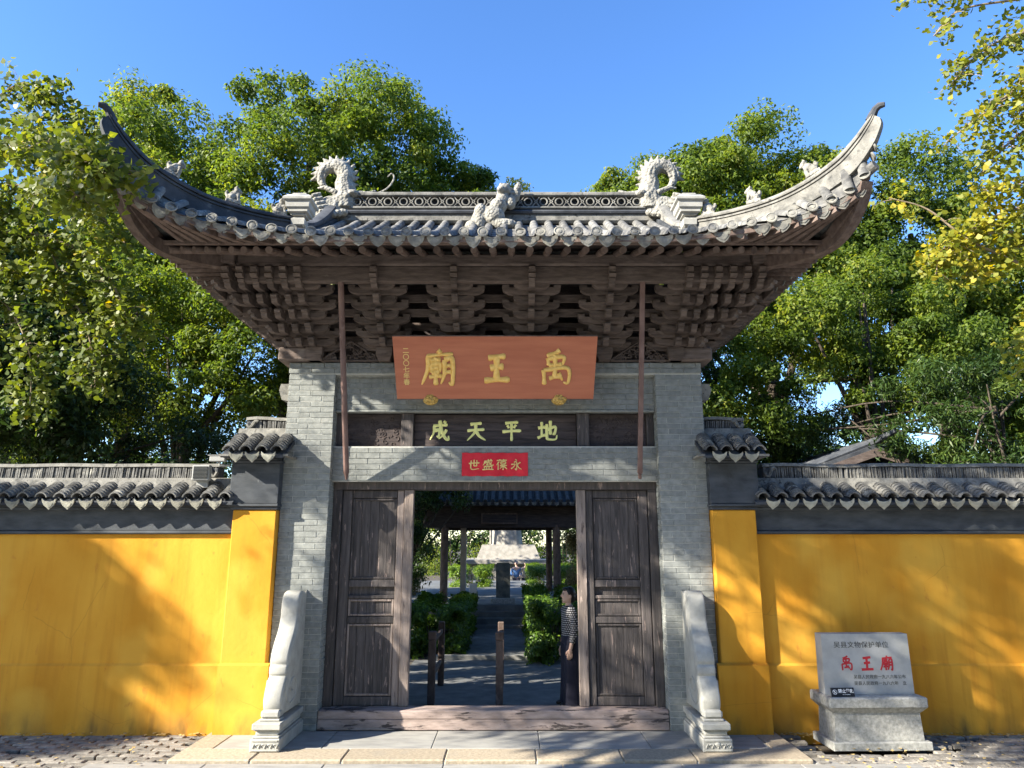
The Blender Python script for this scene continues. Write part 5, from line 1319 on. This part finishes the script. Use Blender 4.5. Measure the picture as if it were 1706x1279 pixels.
# far-off wood that closes the view
rs = np.random.default_rng(20)
ells = [(x, 23 + 3 * math.sin(x), 3.4 + .8 * math.sin(x * 1.7), 2.6, 2, 2.6) for x in np.arange(-24, 25, 3.0) if abs(x) > 4.2] + [(x, 44, 2.0, 2.6, 1.6, 3.4) for x in np.arange(-9, 9.1, 2.2)] + [(x, 25, 6.4 + .9 * math.sin(x * 2.1), 2.4, 2, 2.2) for x in np.arange(-24, 25, 4.0) if abs(x) > 7]
C, N, k, cc, d = crown_points(ells, 460, 170, 1.0, rs, .4)
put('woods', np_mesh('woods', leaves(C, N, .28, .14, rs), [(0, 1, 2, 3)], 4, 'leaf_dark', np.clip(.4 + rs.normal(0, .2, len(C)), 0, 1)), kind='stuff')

# hedges and shrubs of the courtyard
def hedge(name, label, box_, n, m, seed, tb=0., group=None, cat='hedge', L=.055):
    rs = np.random.default_rng(seed); x0, x1, y0, y1, z0, z1 = box_
    t = thing(name, label, cat, ((x0 + x1) / 2, (y0 + y1) / 2, z0), group); off = np.array(t.location)
    c = np.array([(x0 + x1) / 2, (y0 + y1) / 2, (z0 + z1) / 2]); h = np.array([x1 - x0, y1 - y0, z1 - z0]) / 2
    d = unit(rs.normal(size=(n, 3))); q = np.abs(d) ** .38 * np.sign(d); q /= np.maximum(np.max(np.abs(q), 1, keepdims=True), .75)
    wob = 1 + .10 * np.sin(q[:, 0] * 9 + q[:, 1] * 11 + seed) * np.sin(q[:, 2] * 8 + q[:, 1] * 7)
    C = c + q * h * (wob * rs.uniform(.72, 1.04, n))[:, None]
    N = unit(d + rs.normal(size=(n, 3)) * .5 + np.array([0, 0, .5]))
    put('foliage', np_mesh('foliage', leaves(C - off, N, L, L * .55, rs, -.5), [(0, 1, 2, 3)], 4, m, np.clip(.45 + tb + rs.normal(0, .2, n), 0, 1)), t)
    b = MB()
    for k in range(8):
        px, py = rs.uniform(-.6, .6) * h[0], rs.uniform(-.7, .7) * h[1]; b.tube([(px, py, -.05), (px * 1.1, py, h[2] * .6), (px * 1.3, py * 1.1, h[2] * 1.3)], [.02, .015, .008], 5)
    obj('stem', b, 'bark', t, 'stuff')
    return t
HG = 'clipped hedges along the courtyard path'
hedge('hedge', 'clipped dark green hedge beside the red railing post', (-1.95, -.68, 5.3, 9.4, 0, .86), 34000, 'leaf_hedge', 31, -.05, HG, L=.07)
hedge('hedge', 'clipped dark green hedge just behind the woman', (.52, 1.75, 4.6, 9.4, 0, 1.02), 34000, 'leaf_hedge', 32, -.05, HG, L=.07)
hedge('shrub', 'added leafy sun blocker, unseen behind the wall next to the gate pillar', (-5.2, -2.8, 1.3, 2.7, 0, 3.1), 16000, 'leaf_dark', 35, 0, 'added sun blockers behind the wall', 'shrub', .11)  # added block of leaves, out of view, keeps sun off the path
SG = 'rounded bright shrubs past the steps'
hedge('shrub', 'bright green rounded shrub by the white post', (-2.0, -.58, 17.4, 20.4, .30, 1.22), 16000, 'leaf_hedge', 33, .25, SG, 'shrub', .07)
hedge('shrub', 'bright green rounded shrub in front of the two visitors', (.80, 2.4, 17.2, 20.8, .30, 1.25), 20000, 'leaf_hedge', 34, .25, SG, 'shrub', .07)
for i, (x, y, z, r_, m, lab) in enumerate(((-2.9, 33, 2.4, 2.0, 'leaf_camphor', 'round sunlit bush on the white-column side of the statue'), (3.3, 33, 2.4, 2.0, 'leaf_camphor', 'round sunlit bush on the visitors\' side of the statue'),
                                          (-3.6, 14, 1.4, .9, 'leaf_brown', 'dry brownish shrub between the door and the pavilion column'), (2.9, 15, 1.5, .9, 'leaf_brown', 'dry pinkish-brown shrub behind the shaded door post'))):
    hedge('bush', lab, (x - r_, x + r_, y - r_, y + r_, z - r_, z + r_), 7000, m, 40 + i, .15, 'bushes round the statue court', 'bush', .12 if i < 2 else .08)
tree('small_tree', 'small dark leafy tree next to the open door leaf, in front of the pavilion', 'courtyard trees', (-2.35, 8.4, 0), (-2.3, 8.4, 1.9), [(-2.35, 8.4, 1.7, .75, .75, .85), (-2.2, 8.4, 2.6, .6, .6, .7), (-1.5, 8.9, 3.1, .8, .6, .42)], 46, 220, .24, .075, .036, 'leaf_dark', 50, .05, -.05, 8)
tree('small_tree', 'dark leafy tree hanging over the pavilion eave', 'courtyard trees', (-3.6, 9.6, 0), (-2.9, 9.4, 3.8), [(-2.2, 9.4, 3.7, 1.2, .8, .6), (-1.0, 9.3, 3.95, .8, .6, .38), (-3.4, 9.5, 3.4, 1.0, .8, 1.0)], 60, 220, .28, .08, .038, 'leaf_dark', 51, .09, -.05, 8)
tree('small_tree', 'slim shrub-like tree beside the shaded door post and the woman', 'courtyard trees', (2.55, 11.2, .5), (2.5, 11.2, 3), [(2.5, 11.2, 2.3, .5, .5, 1.1), (2.35, 11.0, 1.3, .45, .45, .7)], 30, 220, .24, .075, .036, 'leaf_camphor', 52, .05, .0, 6)

# ------------------------------------------------------------------ ginkgos in front of the wall
def fan_leaves(C, N, S, rs, hang=1.2):
    """ginkgo leaves: a fan of four corners round a stalk"""
    n = len(C); a = rs.normal(size=(n, 3)) * .7; a[:, 2] -= hang; a = unit(a - N * np.sum(a * N, 1, keepdims=True)); b = np.cross(N, a); s = (S * rs.uniform(.65, 1.2, n))[:, None]
    V = np.empty((n, 5, 3)); V[:, 0] = C - a * s * .5
    for j, (u, v, w) in enumerate(((-.58, .18, .10), (-.26, .48, .0), (.26, .48, .0), (.58, .18, .10))): V[:, j + 1] = C + b * s * u + a * s * v + N * s * w
    return V.reshape(-1, 3)
def ginkgo(label, base, top, branches, per, S, m, seed, tb, spread, extra=(), r0=.16, dens=24):
    """branches: polylines; short spurs with tufts of fan leaves all along them. extra: crown ellipsoids outside the branches"""
    rs = np.random.default_rng(seed)
    t = thing('ginkgo_tree', label, 'tree', (base[0], base[1], 0), 'ginkgo trees in front of the wall'); off = np.array([base[0], base[1], 0])
    b = MB(); pth = [Vector(base) - Vector((base[0], base[1], .1)) + (Vector(top) - Vector(base)) * q for q in np.linspace(0, 1, 7)]
    b.tube(pth, [r0 * (1 - .11 * i) for i in range(7)], 10); obj('trunk', b, 'bark', t)
    tw = MB(); Cs = []; Ns = []; Ts = []
    for br in branches:
        wt = br[0]; pts = catmull([Vector(p) for p in br[1:]], 6); n = len(pts)
        tw.tube([p - Vector(off) for p in pts], [.016 * (1 - .8 * i / n) + .003 for i in range(n)], 6)
        L_ = sum((q - p).length for p, q in zip(pts, pts[1:]))
        nt = int(L_ * dens * wt)
        for k in range(nt):
            u = rs.uniform(.0, 1) ** .9 * (n - 1); i = min(int(u), n - 2); p = pts[i].lerp(pts[i + 1], u - i)
            dv = Vector(rs.normal(size=3)); dv.z = dv.z * .6 - .25; dv = dv.normalized() * spread * rs.uniform(.25, 1.1)
            q = p + dv
            if rs.random() < .35: tw.tube([p - Vector(off), p + dv * .5 + Vector((0, 0, .02)) - Vector(off), q - Vector(off)], [.005, .0035, .002], 4)
            m_ = rs.integers(per // 2, per + 1)
            c = np.array(q) + rs.normal(size=(m_, 3)) * .055
            Cs.append(c); Ns.append(unit(rs.normal(size=(m_, 3)) * .6 + np.array([-.2, -.55, .35]))); Ts.append(np.full(m_, rs.normal(0, .14)))
    if len(extra):
        C, N, k, cc, d = crown_points(list(extra), 26 * len(extra), 170, .55, rs, .3); Cs.append(C); Ns.append(N); Ts.append(np.zeros(len(C)))
        for e in extra: tw.tube([Vector(top) - Vector(off), Vector(top).lerp(Vector(e[:3]), .5) - Vector(off) + Vector((0, 0, .3)), Vector(e[:3]) - Vector(off)], [.06, .04, .015], 6)
    C = np.concatenate(Cs); N = np.concatenate(Ns); T_ = np.concatenate(Ts)
    obj('branch', tw, 'twig', t)
    put('crown', np_mesh('crown', fan_leaves(C - off, N, S, rs), [(0, 1, 2, 3, 4)], 5, m, np.clip(.45 + tb + T_ + rs.normal(0, .15, len(C)), 0, 1)), t)
    return t
LB = [(.8, (-7.6, .5, 8.0), (-6.9, .4, 8.5), (-6.4, .3, 8.3), (-6.1, .3, 8.05)),
      (.7, (-7.6, .4, 7.7), (-6.6, .3, 7.9), (-5.7, .2, 7.75), (-5.2, .2, 7.6)),
      (1.0, (-7.6, .4, 7.2), (-6.6, .4, 7.4), (-5.5, .3, 7.1), (-4.9, .2, 6.6)),
      (1.0, (-7.6, .4, 6.8), (-6.4, .4, 6.9), (-5.4, .3, 6.4), (-4.9, .2, 5.9)),
      (.9, (-6.6, -.4, 6.9), (-5.4, -1.2, 6.6), (-4.5, -1.9, 6.1), (-3.85, -2.35, 5.75), (-3.60, -2.42, 5.48)),
      (.7, (-6.2, -.2, 6.4), (-5.1, -1.0, 6.1), (-4.5, -1.7, 5.75), (-4.15, -2.1, 5.45)),
      (1.0, (-7.6, .6, 6.2), (-6.6, .6, 6.3), (-5.6, .5, 5.9), (-5.1, .5, 5.3), (-4.95, .5, 4.9)),
      (1.0, (-7.6, .6, 5.7), (-6.6, .6, 5.8), (-5.8, .6, 5.3), (-5.4, .6, 4.5), (-5.3, .6, 4.15)),
      (.9, (-7.6, .6, 5.3), (-6.8, .6, 5.3), (-6.3, .6, 4.6), (-6.15, .6, 3.8)),
      (1.0, (-7.6, .6, 6.6), (-6.8, .6, 6.6), (-6.2, .6, 6.0), (-5.9, .6, 5.3))]
ginkgo('green ginkgo with fan leaves hanging over the dark roof corner', (-8.6, 1.2, 0), (-7.5, .6, 6.6), LB, 8, .078, 'leaf_ginkgo', 61, -.08, .34, dens=75)
RB = [(.45, (7.4, -1.5, 8.6), (6.4, -1.5, 8.6), (5.6, -1.5, 8.45), (4.9, -1.5, 8.3)), (.35, (7.2, -1.4, 8.5), (6.2, -1.4, 8.35), (5.5, -1.4, 8.2), (5.15, -1.4, 7.85)),
      (1.1, (7.4, -1.3, 8.0), (6.4, -1.3, 8.0), (5.8, -1.3, 7.75), (5.35, -1.3, 7.3)), (1.1, (7.4, -1.3, 7.6), (6.5, -1.3, 7.5), (5.8, -1.3, 7.0), (5.2, -1.3, 6.55)),
      (.9, (7.4, -1.2, 7.0), (6.6, -1.2, 7.0), (6.0, -1.2, 6.6), (5.6, -1.2, 6.2)), (1.2, (7.4, -1.4, 7.3), (6.7, -1.4, 7.4), (6.2, -1.4, 7.1), (5.9, -1.4, 6.7))]
ginkgo('yellow-green ginkgo with sparse fan leaves against the open sky', (9.0, -1.5, 0), (7.6, -1.4, 8), RB, 6, .062, 'leaf_gold', 62, -.22, .25, dens=66)
RB2 = [(1.2, (7.6, -.6, 6.1), (6.6, -.6, 6.1), (6.0, -.6, 5.9), (5.6, -.6, 5.6), (5.25, -.6, 5.35)), (.22, (6.3, -.6, 5.35), (5.75, -.6, 5.65), (5.3, -.6, 6.05), (4.85, -.6, 6.2)), (1.3, (7.6, -.5, 5.6), (6.8, -.5, 5.7), (6.2, -.5, 5.5), (5.7, -.5, 5.2)),
       (.35, (6.3, -.6, 5.75), (5.8, -.6, 5.7), (5.4, -.6, 5.5), (5.3, -.6, 5.2)), (1.0, (7.6, -.5, 4.9), (6.9, -.5, 4.9), (6.45, -.5, 4.5), (6.25, -.5, 4.0)), (1.0, (7.6, -.6, 6.6), (7.0, -.6, 6.6), (6.4, -.6, 6.35), (6.0, -.6, 6.3))]
ginkgo('golden ginkgo with clusters of yellow leaves beside the pale roof corner', (9.4, -.6, 0), (7.8, -.5, 6), RB2, 8, .064, 'leaf_gold', 63, -.04, .28, dens=64)
# big trees that stand on the visitor's side and cast the shade on the walls
rs = np.random.default_rng(70)
FG = 'tall trees on the near side of the forecourt'
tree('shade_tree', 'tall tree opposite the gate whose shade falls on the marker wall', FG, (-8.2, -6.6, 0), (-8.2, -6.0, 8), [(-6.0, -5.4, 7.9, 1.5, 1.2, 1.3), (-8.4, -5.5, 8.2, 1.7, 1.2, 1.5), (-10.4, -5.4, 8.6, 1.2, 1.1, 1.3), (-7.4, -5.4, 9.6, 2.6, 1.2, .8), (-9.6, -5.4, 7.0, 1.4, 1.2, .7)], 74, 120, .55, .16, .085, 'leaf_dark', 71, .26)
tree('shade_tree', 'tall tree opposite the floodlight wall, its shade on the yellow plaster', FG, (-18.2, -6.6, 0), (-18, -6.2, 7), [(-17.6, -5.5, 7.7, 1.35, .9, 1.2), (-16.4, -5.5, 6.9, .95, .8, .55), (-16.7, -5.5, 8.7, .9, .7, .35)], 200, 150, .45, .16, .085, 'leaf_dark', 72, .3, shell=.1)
# crowns that shade the courtyard, behind the gate roof
tree('courtyard_tree', 'spreading tree in the courtyard just behind the gate roof', 'courtyard trees', (-4.6, 6.2, 0), (-3.6, 6.2, 7), [(-2.8, 6.2, 7.4, 2.2, 1.8, 1.2), (-.4, 6.8, 7.8, 1.8, 1.8, 1.0)], 80, 220, .6, .15, .075, 'leaf_camphor', 81, .2)
tree('courtyard_tree', 'spreading tree in the courtyard over the woman\'s side of the path', 'courtyard trees', (4.4, 7.0, 0), (3.6, 7, 7), [(2.6, 6.6, 7.4, 2.0, 1.8, 1.2), (1.2, 7.6, 8.0, 1.8, 1.8, 1.0)], 80, 220, .6, .15, .075, 'leaf_camphor', 82, .2)
tree('camphor_tree', 'yellow-green tree between the ginkgo and the dark roof tip', BACK, (-13, 9, 0), (-12.6, 9, 8), [(-12.2, 9, 9.6, 2.2, 2, 2.2), (-13.6, 9, 7.2, 2.4, 2, 2.4), (-11.0, 8.8, 6.2, 2.0, 1.8, 1.8), (-12.4, 8.5, 4.4, 2.4, 1.6, 1.4)], 150, 320, .6, .14, .07, 'leaf_camphor', 83, .26, .08)
tree('camphor_tree', 'tree filling the corner under the yellow ginkgo branches', BACK, (14.6, 8.5, 0), (14.4, 8.5, 7), [(13.4, 8.5, 6.0, 2.2, 1.8, 1.8), (12.6, 8.2, 4.4, 2.0, 1.5, 1.2), (14.8, 8.5, 8.0, 2.0, 1.8, 1.8)], 110, 320, .55, .14, .07, 'leaf_camphor', 84, .25, .03)
for i, (x, y, z, lab) in enumerate(((-9, -17, 8.5, 'first'), (-1.5, -16, 9.5, ''), (6, -16, 9, ''), (13.5, -14, 8.5, ''))):  # row of added trees out of view, cutting sky light on the gate
    tree('shade_tree', ('added unseen tree across the forecourt, blocks sky light opposite the floodlight wall', 'added unseen tree across the forecourt, blocks sky light directly opposite the doorway', 'added unseen tree across the forecourt, blocks sky light opposite the marker', 'added unseen tree across the forecourt, blocks sky light beyond the yellow ginkgo')[i], FG, (x, y - 1.5, 0), (x, y - 1, z), [(x, y, z, 3.6, 2.4, 3.6), (x - 2, y, z - 3, 3.2, 2.2, 3.0), (x + 2, y, z - 3.5, 3.2, 2.2, 3.0), (x, y, z - 6, 3.6, 2, 2.4)], 150, 110, 1.1, .34, .2, 'leaf_dark', 90 + i, .35)
tree('dark_evergreen', 'dark shaded evergreen behind the floodlight wall and the hanging ginkgo', BACK, (-9.6, 2.8, 0), (-9.2, 2.8, 5), [(-9.0, 2.8, 5.6, 2.0, 1.3, 2.0), (-7.4, 2.9, 4.6, 1.3, 1.0, 1.1), (-10.6, 2.8, 6.6, 1.8, 1.3, 1.8)], 120, 260, .5, .13, .065, 'leaf_dark', 99, .2)
